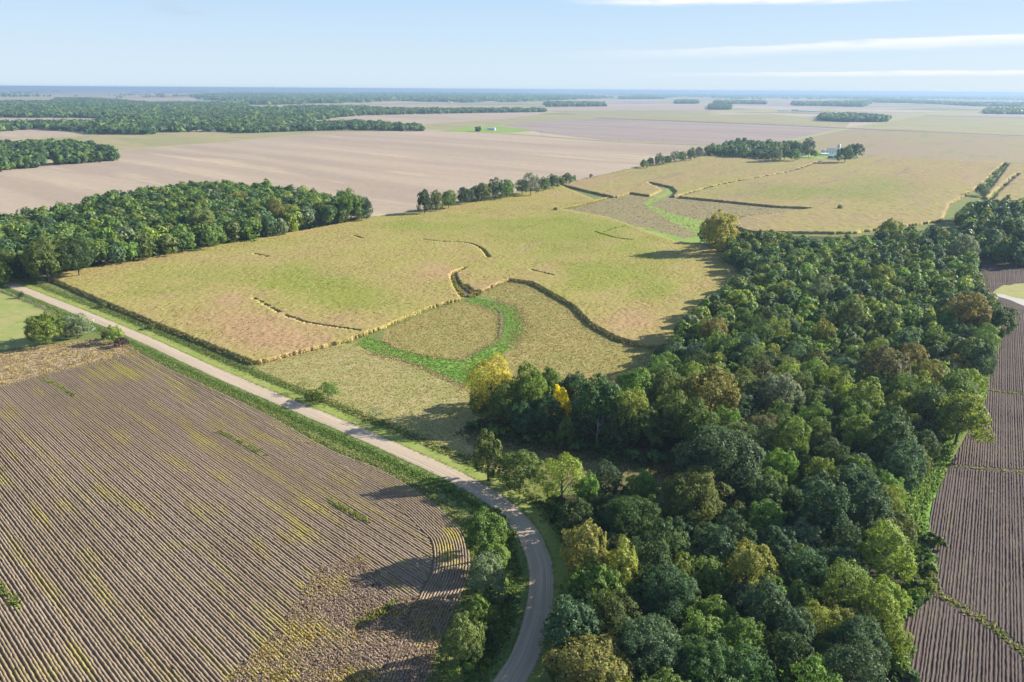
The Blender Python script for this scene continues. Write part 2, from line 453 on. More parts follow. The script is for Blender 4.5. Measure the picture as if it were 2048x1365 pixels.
sheet('mud_pond', [(922, 583), (930, 578), (943, 590), (950, 594), (940, 598), (930, 594)], 0.07, m_mud, 'small dark mud pool at the head of the green waterway', 'pond', jit=0.4, step=2)
PASTURE = [(-80, 560), (0, 579), (45, 598), (125, 640), (160, 668), (100, 685), (0, 702), (-120, 715)]
sheet('pasture', PASTURE, 0.06, m_pasture, 'smooth yellow green pasture left of the road', 'pasture', jit=0.3)
HEAD = [(-120, 722), (0, 706), (110, 690), (190, 678), (262, 692), (285, 712), (160, 738), (100, 748), (0, 778), (-120, 800)]
m_head = ground_mat('yellowed_beans', (0.40, 0.325, 0.215), (0.38, 0.30, 0.215), (0.46, 0.39, 0.14), 16, 5, 0.6, 0.35, 100, 2, bump=0.2)
sheet('bean_headland', HEAD, 0.07, m_head, 'yellowing bean headland along the pasture hedge', 'field', jit=0.4)
BEANS = [(-140, 815), (0, 775), (100, 745), (160, 734), (270, 700), (344, 742), (516, 822), (654, 898), (753, 938), (843, 990), (905, 1042), (929, 1069), (939, 1108), (936, 1157), (912, 1210), (880, 1285), (850, 1370), (815, 1460), (-300, 1460)]
sheet('bean_field', BEANS, 0.06, m_soil, 'dark soil of the near brown bean field left of the road', 'field', jit=0.3)
RBEANS = [(1962, 530), (2200, 520), (2300, 640), (2300, 1460), (1775, 1460), (1790, 1330), (1810, 1240), (1850, 1160), (1855, 1090), (1858, 1020), (1895, 940), (1940, 860), (1965, 780), (1990, 690), (2005, 650)]
m_rsoil = ground_mat('dark_bean_soil', (0.085, 0.066, 0.060), (0.10, 0.078, 0.07), (0.09, 0.08, 0.05), 30, 8, 0.5, 0.3)
sheet('bean_field', RBEANS, 0.06, m_rsoil, 'dark soil of the mauve brown bean field right of the wood', 'field', jit=0.4)
m_clear = ground_mat('clearing_shade_paint', (0.16, 0.145, 0.07), (0.13, 0.14, 0.06), (0.20, 0.16, 0.085), 16, 6, 0.8, 0.3)  # grass colour darkened to stand for the shade over the clearing
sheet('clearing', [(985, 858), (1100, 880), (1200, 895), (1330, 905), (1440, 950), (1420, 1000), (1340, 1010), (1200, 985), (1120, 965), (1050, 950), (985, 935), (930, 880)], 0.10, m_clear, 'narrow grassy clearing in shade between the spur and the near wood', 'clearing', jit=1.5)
sheet('grass_margin', [(1985, 700), (1975, 760), (1970, 800), (1915, 885), (1885, 955), (1858, 1025), (1868, 1090), (1845, 1140), (1800, 1130), (1790, 1010), (1850, 900)], 0.095, m_bright, 'light green grass margin along the wood and right-hand bean field', 'grass margin', jit=0.5)
sheet('wet_patch', [(1985, 586), (2000, 574), (2048, 566), (2120, 560), (2120, 615), (2048, 604), (2015, 594)], 0.075, m_pasture, 'green wet patch in the right-hand bean field', 'field patch', jit=2.0)
sheet('silt_with_glare', [(1992, 588), (2008, 589), (2022, 594), (2060, 603), (2120, 612), (2120, 624), (2050, 613), (2020, 601), (1996, 594)], 0.085, m_silt_glare, 'silt flat whitened for sky glare on water at the right edge of the bean field', 'silt', jit=0.7, step=3)
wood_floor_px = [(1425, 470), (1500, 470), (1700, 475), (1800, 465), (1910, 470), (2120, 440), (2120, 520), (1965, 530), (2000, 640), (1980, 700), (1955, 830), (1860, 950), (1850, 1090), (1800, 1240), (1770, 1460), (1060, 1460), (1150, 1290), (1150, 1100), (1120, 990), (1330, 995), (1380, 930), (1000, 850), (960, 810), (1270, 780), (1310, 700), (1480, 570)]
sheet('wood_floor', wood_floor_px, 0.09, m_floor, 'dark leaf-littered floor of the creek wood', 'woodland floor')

# road ---------------------------------------------------------------
ROAD_PX = [(-160, 504), (0, 562), (241, 659), (444, 751), (700, 859), (815, 910), (908, 953), (995, 1004), (1043, 1050), (1070, 1097), (1082, 1140), (1082, 1188), (1074, 1239), (1053, 1305), (1020, 1365), (975, 1440), (920, 1520)]
ROAD = smooth(GP(ROAD_PX), 2.0)
def frame(line):
    d = np.gradient(line, axis=0)
    d /= np.hypot(*d.T)[:, None]
    return d, np.stack([-d[:, 1], d[:, 0]], -1)      # tangent, left normal
RT, RN = frame(ROAD)

def road_strip(name, offs, zs, mat, label, cat, wob=0.0, seed=0):
    n, k = len(ROAD), len(offs)
    s = np.r_[0, np.cumsum(np.hypot(*np.diff(ROAD, axis=0).T))]
    O = np.tile(np.array(offs, float), (n, 1))
    if wob:
        for j in (0, k - 1):
            q = np.stack([s, np.full(n, j * 37.0)], -1)
            O[:, j] += (vnoise(q, 6, seed + j) - 0.5) * 2 * wob + rng.normal(0, wob * 0.15, n)
    p = ROAD[:, None] + RN[:, None] * O[..., None]
    v = np.concatenate([p, np.broadcast_to(np.array(zs)[None, :, None], (n, k, 1))], -1).reshape(-1, 3)
    i = np.arange(n - 1)[:, None] * k + np.arange(k - 1)[None]
    f = np.stack([i, i + k, i + k + 1, i + 1], -1).reshape(-1, 4)
    me = mesh_np(name, v, f[:, ::-1], mat, {'across': ('FLOAT', O.ravel()), 'along': ('FLOAT', np.repeat(s, k))}, True)
    return tag(link(name, me), label, cat, None, 'structure')

def gravel():
    ma, t = new_mat('gravel')
    ac = t.n('ShaderNodeAttribute', attribute_name='across').outputs['Fac']
    al = t.n('ShaderNodeAttribute', attribute_name='along').outputs['Fac']
    v = t.combine(t.math('MULTIPLY', ac, 1.6), t.math('MULTIPLY', al, 0.012), 0.0)
    f = t.noise(v, 1.3, 5, 0.65)
    v2 = t.combine(t.math('MULTIPLY', ac, 0.9), t.math('MULTIPLY', al, 0.10), 5.0)
    f2 = t.noise(v2, 1.0, 4, 0.6)
    c = t.mix(t.step(f, 0.35, 0.65), (0.36, 0.295, 0.225), (0.48, 0.40, 0.31))
    c = t.mix(t.math('MULTIPLY', t.step(f2, 0.5, 0.75), 0.5), c, (0.34, 0.275, 0.21))
    e = t.step(t.math('ABSOLUTE', ac), 2.7, 3.4)
    c = t.mix(t.math('MULTIPLY', e, 0.45), c, (0.32, 0.27, 0.17))
    g = t.noise(t.combine(ac, al, 0.0), 5.0, 3, 0.7)
    c = t.n('ShaderNodeHueSaturation', {'Value': t.math('MULTIPLY_ADD', g, 0.5, 0.75), 'Color': c}).outputs[0]
    finish(t, c, 0.95, 0.1, g, 0.05)
    return ma

RW = 3.25
road_strip('road', [-RW, -1.6, 0, 1.6, RW], [0.16, 0.22, 0.26, 0.22, 0.16], gravel(), 'pale gravel road that runs straight then bends towards the viewer', 'road', 0.25, 3)
road_strip('verge', [RW - 0.5, RW + 3.6, RW + 5.0], [0.15, 0.10, 0.03], m_mown, 'mown yellow green verge along the corn side of the road', 'verge', 0.4, 9)
m_ditch = ground_mat('ditch_weeds', (0.10, 0.165, 0.045), (0.14, 0.20, 0.06), (0.20, 0.24, 0.11), 9, 3, 0.6, 0.35, bump=0.15)
road_strip('ditch', [-RW - 6.5, -RW - 4, -RW - 1.2, -RW + 0.5], [0.06, 0.05, 0.10, 0.15], m_ditch, 'dark green weedy ditch on the bean side of the road', 'ditch', 0.5, 17)

# ------------------------------------------------------------------ corn: a standing mass with a ragged top and walls
EDGES = {}
def crop_mass(name, poly, spacing, h, jit, mat, label, cuts=(), dry=None, seed=0):
    r = np.random.default_rng(seed)
    x0, y0 = poly.min(0) - spacing; x1, y1 = poly.max(0) + spacing
    nx, ny = int((x1 - x0) / spacing) + 1, int((y1 - y0) / spacing) + 1
    gx, gy = np.meshgrid(x0 + np.arange(nx) * spacing, y0 + np.arange(ny) * spacing, indexing='ij')
    p = np.stack([gx, gy], -1).reshape(-1, 2)
    p = p + r.uniform(-0.36, 0.36, p.shape) * spacing
    ok = inside(p, poly)
    for line, w0, w1 in cuts:
        d = dist_line(p, line)
        # taper along the line from w0 to w1
        t = np.clip(((p - line[0]) @ (line[-1] - line[0])) / ((line[-1] - line[0]) @ (line[-1] - line[0])), 0, 1)
        ok &= d > (w0 + (w1 - w0) * t) * 0.5
    ok = ok.reshape(nx, ny)
    idx = np.arange(nx * ny).reshape(nx, ny)
    cell = ok[:-1, :-1] & ok[1:, :-1] & ok[1:, 1:] & ok[:-1, 1:]
    z = h + r.normal(0, jit, nx * ny) + (vnoise(p, 20, seed) - 0.5) * 0.25
    z = np.clip(z, h * 0.55, h * 1.35)
    f = np.stack([idx[:-1, :-1][cell], idx[1:, :-1][cell], idx[1:, 1:][cell], idx[:-1, 1:][cell]], -1)
    v = np.c_[p, z]
    # walls round the outside
    e = np.concatenate([f[:, [0, 1]], f[:, [1, 2]], f[:, [2, 3]], f[:, [3, 0]]])
    key = e[:, 0].astype(np.int64) * (nx * ny) + e[:, 1]
    rev = e[:, 1].astype(np.int64) * (nx * ny) + e[:, 0]
    be = e[~np.isin(key, rev)]
    EDGES[label] = p[be].mean(1)
    used = np.unique(be)
    lo = np.full(nx * ny, -1); lo[used] = nx * ny + np.arange(len(used))
    v = np.vstack([v, np.c_[p[used] + r.normal(0, 0.15, (len(used), 2)), np.zeros(len(used))]])
    w = np.stack([be[:, 1], be[:, 0], lo[be[:, 0]], lo[be[:, 1]]], -1)
    f = np.vstack([f, w])
    keep = np.unique(f)
    mp = np.full(len(v), -1); mp[keep] = np.arange(len(keep))
    v, f = v[keep], mp[f]
    a = (dry(v[:, :2]) if dry else np.zeros(len(v))) + (vnoise(v[:, :2], 25 if spacing < 2 else 70, 71) - .5) * .45
    me = mesh_np(name, v, f, mat, {'dry': ('FLOAT', a)})
    return tag(link(name, me), label, 'corn', None, 'stuff')

def blobs(lst):
    """soft patches: (px, py, rx, ry, amount) as read off the photograph"""
    def fn(p):
        q = P(p[:, 0], p[:, 1], 2.4)
        a = np.zeros(len(p))
        for x, y, rx, ry, k in lst:
            a += k * np.exp(-(((q[:, 0] - x) / rx) ** 2 + ((q[:, 1] - y) / ry) ** 2))
        return a
    return fn

m_corn = ground_mat('ripening_corn', (0.295, 0.268, 0.085), (0.315, 0.255, 0.105), (0.285, 0.218, 0.130), 60, 11, 0.5, 0.30, 35, 3, attr='dry', attr_col=(0.36, 0.245, 0.135, 1), f3=(0.56, 0.76), neg_col=(0.225, 0.245, 0.055, 1))
m_corn2 = ground_mat('ripening_corn_far', (0.27, 0.238, 0.088), (0.285, 0.222, 0.105), (0.235, 0.185, 0.11), 90, 30, 2.0, 0.28, 35, 5, attr='dry', attr_col=(0.31, 0.215, 0.13, 1), f3=(0.5, 0.72), neg_col=(0.20, 0.21, 0.062, 1))
DRY1 = blobs([(480, 640, 120, 50, 0.75), (600, 680, 110, 25, 0.5), (460, 590, 60, 18, 0.7), (850, 545, 110, 28, 0.7), (930, 490, 60, 18, 0.5), (700, 640, 100, 18, 0.5), (1000, 580, 60, 22, 0.6), (1260, 650, 60, 40, 0.65),
              (300, 515, 260, 10, 0.45), (600, 463, 200, 8, 0.5), (900, 412, 120, 8, 0.4), (1120, 385, 60, 10, 0.3), (1400, 560, 60, 40, 0.5), (560, 700, 60, 20, 0.4), (1190, 400, 60, 20, -0.3), (1150, 450, 120, 25, -0.2), (600, 560, 230, 45, -0.75), (1150, 465, 200, 40, -0.65), (1230, 550, 170, 45, -0.75), (850, 450, 200, 22, -0.6), (720, 610, 120, 20, -0.4), (300, 570, 120, 25, -0.4), (1330, 585, 60, 20, -0.5)])
def cut(px, w0, w1): return (smooth(GP(px), 2.0), w0, w1)
CORN1 = [(100, 556), (241, 526), (420, 496), (620, 462), (740, 439), (832, 426), (905, 408), (1032, 386), (1118, 372), (1187, 402), (1222, 396), (1190, 406), (1122, 421), (1215, 438), (1263, 455), (1350, 486), (1400, 492), (1470, 520), (1500, 545), (1480, 580), (1400, 640), (1330, 700), (1294, 698), (1235, 683), (1180, 652), (1142, 614), (1101, 590), (1063, 569), (1018, 563), (962, 587), (945, 586), (930, 572), (925, 590), (925, 602), (863, 619), (767, 660), (712, 680), (700, 685), (585, 713), (510, 733), (310, 652), (213, 611), (103, 563)]
crop_mass('corn', GP(CORN1), 1.0, 1.95, 0.13, m_corn, 'standing yellow green corn filling the middle of the view, turning tan in patches',
          [cut([(846, 483), (880, 487), (925, 489), (950, 495), (966, 505), (977, 519)], 0.7, 1.9),
           cut([(930, 540), (908, 551), (912, 570), (925, 590), (935, 600)], 2.0, 7.0),
           cut([(508, 602), (537, 618), (565, 634), (606, 649), (654, 658), (720, 668)], 0.4, 0.8),
           cut([(1063, 545), (1080, 550), (1112, 557)], 1.4, 0.5), cut([(1205, 468), (1225, 461), (1250, 456)], 1.2, 0.6),
           cut([(1190, 468), (1230, 480), (1262, 484)], 1.5, 2.0), cut([(708, 476), (725, 481)], 1.2, 1.0), cut([(508, 512), (535, 518)], 1.0, 0.8)], DRY1, 3)
CORN2 = [(1118, 372), (1280, 336), (1350, 325), (1412, 313), (1560, 319), (1640, 321), (1700, 320), (1740, 316), (2008, 327), (1990, 345), (1960, 375), (1900, 412), (1885, 445), (1700, 470), (1500, 468), (1450, 452), (1479, 437), (1627, 420), (1544, 416), (1407, 402), (1342, 396), (1349, 388), (1344, 378), (1297, 367), (1325, 384), (1301, 395), (1260, 389), (1240, 396), (1222, 397)]
DRY2 = blobs([(1200, 360, 80, 15, 0.4), (1950, 350, 40, 50, 0.5), (1820, 440, 120, 14, 0.55), (1500, 330, 200, 8, 0.3), (1700, 440, 100, 14, 0.3), (1620, 410, 80, 8, 0.4), (1800, 340, 120, 12, 0.3), (1560, 385, 160, 20, -0.6), (1750, 375, 120, 30, -0.5), (1400, 340, 100, 15, -0.4)])
crop_mass('corn', GP(CORN2), 2.2, 2.3, 0.2, m_corn2, 'farther cornfield between the farmstead and the creek wood',
          [cut([(1348, 398), (1450, 370), (1580, 345), (1640, 325)], 2.0, 1.5)], DRY2, 5)
crop_mass('corn', GP([(2016, 330), (2200, 334), (2200, 420), (2048, 412), (1990, 408), (1965, 398), (1985, 372)]), 2.5, 2.5, 0.3, m_corn2, 'cornfield right of the narrow green hedge line',
          [cut([(1975, 405), (2005, 375), (2035, 350)], 3, 2)], None, 6)
crop_mass('corn', GP([(1225, 455), (1262, 459), (1345, 489), (1420, 500), (1470, 522), (1400, 518), (1300, 500)]), 1.2, 0.8, 0.2, m_corn2, 'short corn strip at the lip of the brown hollow', (), None, 8)

# ------------------------------------------------------------------ bean rows: each row a ragged ridge
def ridges(name, rows, mat, label, h=0.55, w=0.30, tone=None, seed=0):
    r = np.random.default_rng(seed)
    V, Fc, A = [], [], []
    off = 0
    for c, nrm, ok in rows:
        n = len(c)
        if n < 2 or ok.sum() < 2:
            continue
        hh = h * r.uniform(0.7, 1.2, n) * (0.75 + 0.5 * vnoise(c, 9.0, seed))
        lat = r.normal(0, 0.035, n)
        wl_, wr_ = w * r.uniform(.8, 1.2, n), w * r.uniform(.8, 1.2, n)
        z0 = np.full(n, 0.065)
        p = np.stack([np.c_[c + nrm * (lat - wl_)[:, None], z0], np.c_[c + nrm * (lat - wl_ * .72)[:, None], hh * r.uniform(.85, 1.1, n)], np.c_[c + nrm * (lat + wr_ * .72)[:, None], hh * r.uniform(.85, 1.1, n)], np.c_[c + nrm * (lat + wr_)[:, None], z0]], 1)
        i = np.where(ok[:-1] & ok[1:])[0] * 4 + off
        for k in (0, 1, 2):
            Fc.append(np.stack([i + k, i + k + 1, i + k + 5, i + k + 4], -1))
        V.append(p.reshape(-1, 3)); off += 4 * n
    v, f = np.vstack(V), np.vstack(Fc)
    keep = np.unique(f); mp = np.full(len(v), -1); mp[keep] = np.arange(len(keep))
    v, f = v[keep], mp[f]
    a = tone(v[:, :2]) if tone else np.zeros(len(v))
    return tag(link(name, mesh_np(name, v, f, mat, {'dry': ('FLOAT', a)})), label, 'crop', None, 'stuff')

def straight_rows(poly, bearing, gap, step, mask):
    b = math.radians(bearing)
    d = np.array([math.sin(b), math.cos(b)]); nrm = np.array([-d[1], d[0]])
    s, t = poly @ d, poly @ nrm
    out = []
    for k, tt in enumerate(np.arange(t.min(), t.max(), gap)):
        ss = np.arange(s.min(), s.max(), step)
        c = d * ss[:, None] + nrm * (tt + 0.12 * math.sin(k * 1.7))
        ok = inside(c, poly) & mask(c)
        if ok.any():
            i0, i1 = np.where(ok)[0][[0, -1]]
            out.append((c[i0:i1 + 1], np.broadcast_to(nrm, (i1 - i0 + 1, 2)), ok[i0:i1 + 1]))
    return out

GAP = 0.76
bpoly = GP(BEANS)
edge = smooth(GP([(250, 692), (344, 742), (516, 822), (654, 898), (753, 938), (843, 990), (905, 1042), (929, 1069), (939, 1108), (936, 1157), (912, 1210), (880, 1285), (850, 1370), (815, 1460)]), 0.6)
ed, en = frame(edge)
HEADW = np.interp(np.arange(len(edge)), [0, len(edge) * .5, len(edge) * .72, len(edge)], [1.5, 2.0, 10, 10])
def far_from_edge(c):
    b0 = edge[::4]
    out = np.ones(len(c), bool)
    for i in range(0, len(c), 4000):
        q = c[i:i + 4000]
        dd = np.hypot(q[:, None, 0] - b0[None, :, 0], q[:, None, 1] - b0[None, :, 1])
        j = dd.argmin(1)
        out[i:i + 4000] = dd[np.arange(len(q)), j] > HEADW[::4][j]
    return out
def in_view(c, m=80):
    q = P(c[:, 0], c[:, 1])
    return (q[:, 0] > -m) & (q[:, 0] < 2048 + m) & (q[:, 1] < 1365 + m)
SWIRL = GP([(640, 1135), (720, 1110), (770, 1180), (905, 1215), (880, 1285), (850, 1370), (840, 1460), (330, 1460), (470, 1345), (560, 1260), (600, 1190)])
def calm(c): return ~inside(c + np.stack([vnoise(c, 3.0, 61) - .5, vnoise(c, 3.0, 62) - .5], -1) * 5, SWIRL) | (vnoise(c, 1.8, 65) < 0.80)
rows = straight_rows(bpoly, 131.0, GAP, 0.85, lambda c: far_from_edge(c) & in_view(c) & calm(c))
head_rows = []
sgn = 1 if inside((edge[len(edge) // 2] - en[len(edge) // 2] * 3)[None], bpoly)[0] else -1
for k in range(24):
    o = 0.3 + k * GAP
    c = edge - en * sgn * o
    head_rows.append((c, en, (HEADW > o) & in_view(c) & calm(c) & (np.abs(np.r_[0, np.hypot(*np.diff(c, axis=0).T)]) > 0.15)))
yb = blobs([(640, 1165, 50, 30, 0.55), (690, 1150, 30, 18, 0.5), (590, 1260, 60, 40, 0.6), (520, 1335, 70, 30, 0.45), (700, 1340, 80, 30, 0.5), (250, 740, 60, 18, 0.5), (330, 790, 60, 20, 0.2), (470, 1000, 60, 20, 0.22), (580, 930, 50, 16, 0.3), (400, 870, 60, 14, 0.25),
            (520, 1060, 40, 30, 0.25), (660, 880, 40, 20, 0.35), (560, 870, 60, 20, 0.2), (900, 1075, 20, 40, 0.5), (860, 1250, 30, 40, 0.4), (340, 1080, 30, 14, 0.3), (620, 1010, 80, 30, 0.2), (180, 700, 80, 10, 0.4), (160, 1300, 60, 20, 0.15)])
def btone(p):
    b = math.radians(131)
    d = np.array([math.sin(b), math.cos(b)]); n_ = np.array([-d[1], d[0]])
    q = np.stack([p @ d / 7.0, p @ n_], -1)
    return 1.35 * yb(p) + 0.06 + (vnoise(q, 2.4, 4) - 0.5) * 0.95 + rng.normal(0, 0.12, len(p))
m_beans = ground_mat('ripe_beans', (0.245, 0.187, 0.128), (0.28, 0.218, 0.157), (0.21, 0.163, 0.10), 20, 4, 0.35, 0.42, 131, 4, attr='dry', attr_col=(0.345, 0.29, 0.085, 1))
ridges('soybean_crop', rows, m_beans, 'rows of ripe brown soybeans with yellow patches in the near left field', 0.34, 0.285, btone, 2)
ridges('soybean_crop', head_rows, m_beans, 'curved headland rows of brown soybeans following the field edge at the bend', 0.30, 0.28, btone, 3)

rpoly = GP(RBEANS)
RLINES = [smooth(GP(q), 1.5) for q in ([(1960, 778), (2000, 784), (2120, 796)], [(1868, 930), (1960, 938), (2120, 950)], [(1845, 1160), (1900, 1202), (1980, 1252), (2048, 1310), (2120, 1370)])]
WET = GP([(1980, 592), (2000, 570), (2200, 555), (2200, 640), (2040, 618), (2000, 600)])
def rmask(c):
    ok = in_view(c, 60)
    for l in RLINES: ok &= dist_line(c, l) > 1.1
    return ok & ~inside(c, WET)
m_rbeans = ground_mat('ripe_beans_mauve', (0.122, 0.096, 0.088), (0.106, 0.084, 0.077), (0.135, 0.113, 0.086), 24, 5, 0.4, 0.36, 34, 3)
rr = straight_rows(rpoly, 34.0, GAP, 1.1, rmask)
ridges('soybean_crop', rr, m_rbeans, 'rows of mauve brown soybeans in the field right of the wood', 0.21, 0.26, None, 4)

# ------------------------------------------------------------------ grass and weed tufts
def tufts(name, pts, size, hgt, cols, label, cat='grass', z0=0.05, blades=3, seed=0):
    r = np.random.default_rng(seed)
    n = len(pts)
    s = size * r.uniform(0.6, 1.5, n); h = hgt * r.uniform(0.5, 1.5, n)
    a = r.uniform(0, 2 * np.pi, (n, blades))
    ca, sa = np.cos(a), np.sin(a)
    bx, by = pts[:, None, 0] + 0.25 * s[:, None] * ca, pts[:, None, 1] + 0.25 * s[:, None] * sa
    v = np.zeros((n, blades, 3, 3))
    for j, (u, w_, zz) in enumerate(((0, -0.5, 0), (0, 0.5, 0), (0.5, 0.0, 1))):
        v[:, :, j, 0] = bx + s[:, None] * (u * ca - w_ * sa)
        v[:, :, j, 1] = by + s[:, None] * (u * sa + w_ * ca)
        v[:, :, j, 2] = z0 + h[:, None] * zz * r.uniform(0.7, 1.2, (n, blades))
    v = v.reshape(-1, 3)
    f = np.arange(len(v)).reshape(-1, 3)
    cols = np.array(cols, float)
    c = cols[r.integers(0, len(cols), n)] * r.uniform(0.85, 1.15, (n, 1)) * 1.1
    c = np.repeat(np.c_[c, np.ones(n)], blades * 3, 0)
    return tag(link(name, mesh_np(name, v, f, M_TUFT, {'tone': ('FLOAT_COLOR', c)})), label, cat, None, 'stuff')

def scatter(poly, n, seed=0, clump=None, margin=None):
    r = np.random.default_rng(seed)
    lo, hi = poly.min(0), poly.max(0)
    out = np.zeros((0, 2))
    for _ in range(40):
        p = r.uniform(lo, hi, (n * 2, 2))
        p = p[inside(p, poly)]
        if clump:
            p = p[vnoise(p, clump, seed + 5) > r.uniform(0.25, 0.75, len(p))]
        out = np.vstack([out, p])
        if len(out) >= n: break
    return out[:n]

def along(line, n, w, seed=0, bias=0.0):
    r = np.random.default_rng(seed)
    d, nn = frame(line)
    i = r.integers(0, len(line), n)
    return line[i] + nn[i] * (bias + r.normal(0, w, n))[:, None] + d[i] * r.uniform(-1, 1, n)[:, None]

DRYC = [(0.36, 0.30, 0.14), (0.30, 0.28, 0.11), (0.26, 0.26, 0.09), (0.40, 0.33, 0.20)]
GRNC = [(0.11, 0.18, 0.045), (0.14, 0.205, 0.055), (0.18, 0.23, 0.075), (0.085, 0.145, 0.04)]
BRTC = [(0.13, 0.27, 0.045), (0.16, 0.29, 0.055), (0.21, 0.27, 0.09), (0.10, 0.21, 0.045), (0.24, 0.25, 0.10)]
MEAD = GP([(510, 735), (600, 700), (712, 684), (760, 690), (940, 775), (945, 830), (1000, 850), (1370, 930), (1340, 980), (1120, 960), (980, 945), (900, 915), (780, 860), (640, 800)])
tufts('meadow_grass', scatter(MEAD, 14000, 1), 0.36, 0.22, DRYC, 'tufts of dry grass in the meadow above the road')
ISL = GP([(767, 664), (863, 622), (928, 603), (978, 621), (1000, 634), (1002, 658), (994, 682), (950, 706), (925, 721), (857, 713), (805, 701), (764, 684)])
tufts('meadow_grass', scatter(ISL, 7000, 2), 0.36, 0.22, [(0.30, 0.25, 0.10), (0.25, 0.22, 0.08), (0.21, 0.21, 0.07)], 'tufts of yellow brown grass on the meadow island')
HAY = GP([(962, 590), (1018, 566), (1065, 572), (1101, 592), (1142, 616), (1180, 654), (1240, 690), (1330, 700), (1330, 780), (1200, 800), (1000, 790), (970, 730), (1022, 695), (1048, 665), (1044, 640), (1028, 612)])
tufts('meadow_grass', scatter(HAY, 13000, 3), 0.38, 0.24, [(0.30, 0.25, 0.10), (0.25, 0.21, 0.08), (0.20, 0.20, 0.07)], 'tufts of yellow brown grass beside the curved corn edge')
tufts('lush_grass', scatter(GP(WATERWAY), 7000, 4), 0.5, 0.3, BRTC, 'tufts of vivid green grass in the looping waterway')
wl = smooth(GP([(764, 684), (805, 701), (857, 713), (925, 721), (950, 706), (994, 682), (1001, 658), (1001, 634), (980, 620), (953, 610)]), 1.0)
wr = smooth(GP([(985, 602), (1032, 613), (1050, 645), (1048, 672), (1022, 697)]), 1.0)
wb = smooth(GP([(746, 708), (805, 722), (857, 742), (898, 760), (936, 778)]), 1.0)
tufts('pale_reeds', np.vstack([along(wl, 1000, 1.2, 5), along(wr, 1100, 3.0, 6, -1.5), along(wb, 450, 1.2, 7)]), 0.45, 0.5, [(0.38, 0.33, 0.20), (0.29, 0.25, 0.12), (0.24, 0.23, 0.10)], 'pale dry reeds edging the green waterway', 'reeds')
ch = smooth(GP([(940, 598), (962, 604), (987, 612), (1003, 624), (1006, 642), (1003, 675)]), 0.8)
cn = frame(ch)[1]
vch = np.vstack([np.c_[ch - cn * 0.45, np.full(len(ch), 0.075)], np.c_[ch + cn * 0.45, np.full(len(ch), 0.075)]])
i_ = np.arange(len(ch) - 1)
tag(link('creek', mesh_np('creek', vch, np.stack([i_, i_ + 1, i_ + 1 + len(ch), i_ + len(ch)], -1)[:, ::-1], m_mud)), 'thin dark creek thread down the middle of the green waterway', 'creek', None, 'structure')
tufts('creek_sedge', along(ch[len(ch) // 3:], 260, 0.3, 8, -0.9), 0.5, 0.7, [(0.33, 0.30, 0.20), (0.20, 0.22, 0.10)], 'greyish sedge standing along the creek thread', 'sedge')
gul = smooth(GP([(908, 551), (912, 570), (925, 590), (943, 594), (960, 590)]), 0.8)
tufts('gully_weeds', np.vstack([along(gul, 260, 0.8, 9), scatter(GP([(925, 575), (945, 578), (960, 590), (945, 592)]), 100, 10)]), 0.9, 1.4, [(0.25, 0.23, 0.08), (0.14, 0.16, 0.05), (0.30, 0.24, 0.10)], 'tall weeds crowding the gully in the corn', 'weeds')
RA = ROAD
tufts('verge_grass', np.vstack([along(RA, 14000, 1.1, 11, -RW - 3.4), along(RA, 3000, 0.7, 12, -RW - 6.0)]), 0.5, 0.35, GRNC, 'weeds and grass in the ditch on the bean side of the road')
tufts('verge_grass', along(RA, 12000, 1.4, 13, RW + 7.0), 0.5, 0.4, GRNC + [(0.24, 0.22, 0.11)], 'rough weeds between the mown verge and the corn')
tufts('verge_grass', np.vstack([along(RA, 3500, 0.35, 14, RW + 0.15), along(RA, 2500, 0.35, 15, -RW - 0.3)]), 0.4, 0.25, [(0.20, 0.24, 0.07), (0.24, 0.23, 0.10)], 'short grass creeping over the gravel edges')
tufts('margin_grass', np.vstack([scatter(GP([(1985, 700), (1975, 760), (1970, 800), (1915, 885), (1885, 955), (1852, 1025), (1858, 1090), (1840, 1130), (1800, 1120), (1800, 1020), (1850, 900)]), 4500, 16)]), 0.9, 0.9, [(0.13, 0.22, 0.07), (0.17, 0.25, 0.09), (0.11, 0.18, 0.055)], 'tall light green grass between the wood and the right bean field')
tufts('field_weeds', np.vstack([along(RLINES[0], 260, 0.5, 17), along(RLINES[1], 130, 0.8, 18), along(RLINES[2], 420, 0.9, 19)]), 0.5, 0.4, [(0.15, 0.20, 0.075), (0.24, 0.235, 0.12), (0.20, 0.22, 0.095)], 'green weeds along the drainage lines of the right bean field', 'weeds')
sl_ = [smooth(GP(q), 0.8) for q in ([(85, 758), (120, 775), (150, 795)], [(660, 1003), (690, 1020), (735, 1045)], [(720, 1248), (760, 1230), (790, 1205)], [(440, 865), (480, 885), (530, 915)], [(-10, 1160), (15, 1190), (40, 1215)])]
tufts('field_weeds', np.vstack([along(q, 110, 0.5, 20 + i) for i, q in enumerate(sl_)]), 0.7, 0.75, [(0.12, 0.18, 0.04), (0.20, 0.22, 0.06)], 'streaks of green weeds among the near bean rows', 'weeds')
tufts('headland_plants', scatter(GP(HEAD), 6000, 30), 0.5, 0.5, [(0.33, 0.29, 0.10), (0.32, 0.25, 0.165), (0.27, 0.22, 0.15), (0.36, 0.30, 0.13)], 'yellow and tan bean plants on the pasture headland', 'crop')
sw = scatter(SWIRL, 12000, 35)
sw = sw[in_view(sw)]
hot = yb(sw) * .7 + (vnoise(sw, 7.0, 63) - .5) * .8 + (vnoise(sw, 2.0, 64) - .5) * .5 + rng.normal(0, .3, len(sw)) > 0.42
tufts('bean_plants', sw[~hot], 0.36, 0.3, [(0.31, 0.25, 0.20), (0.27, 0.22, 0.175), (0.35, 0.29, 0.235)], 'tangled brown soybean plants in the corner of the near field', 'crop', 0.25)
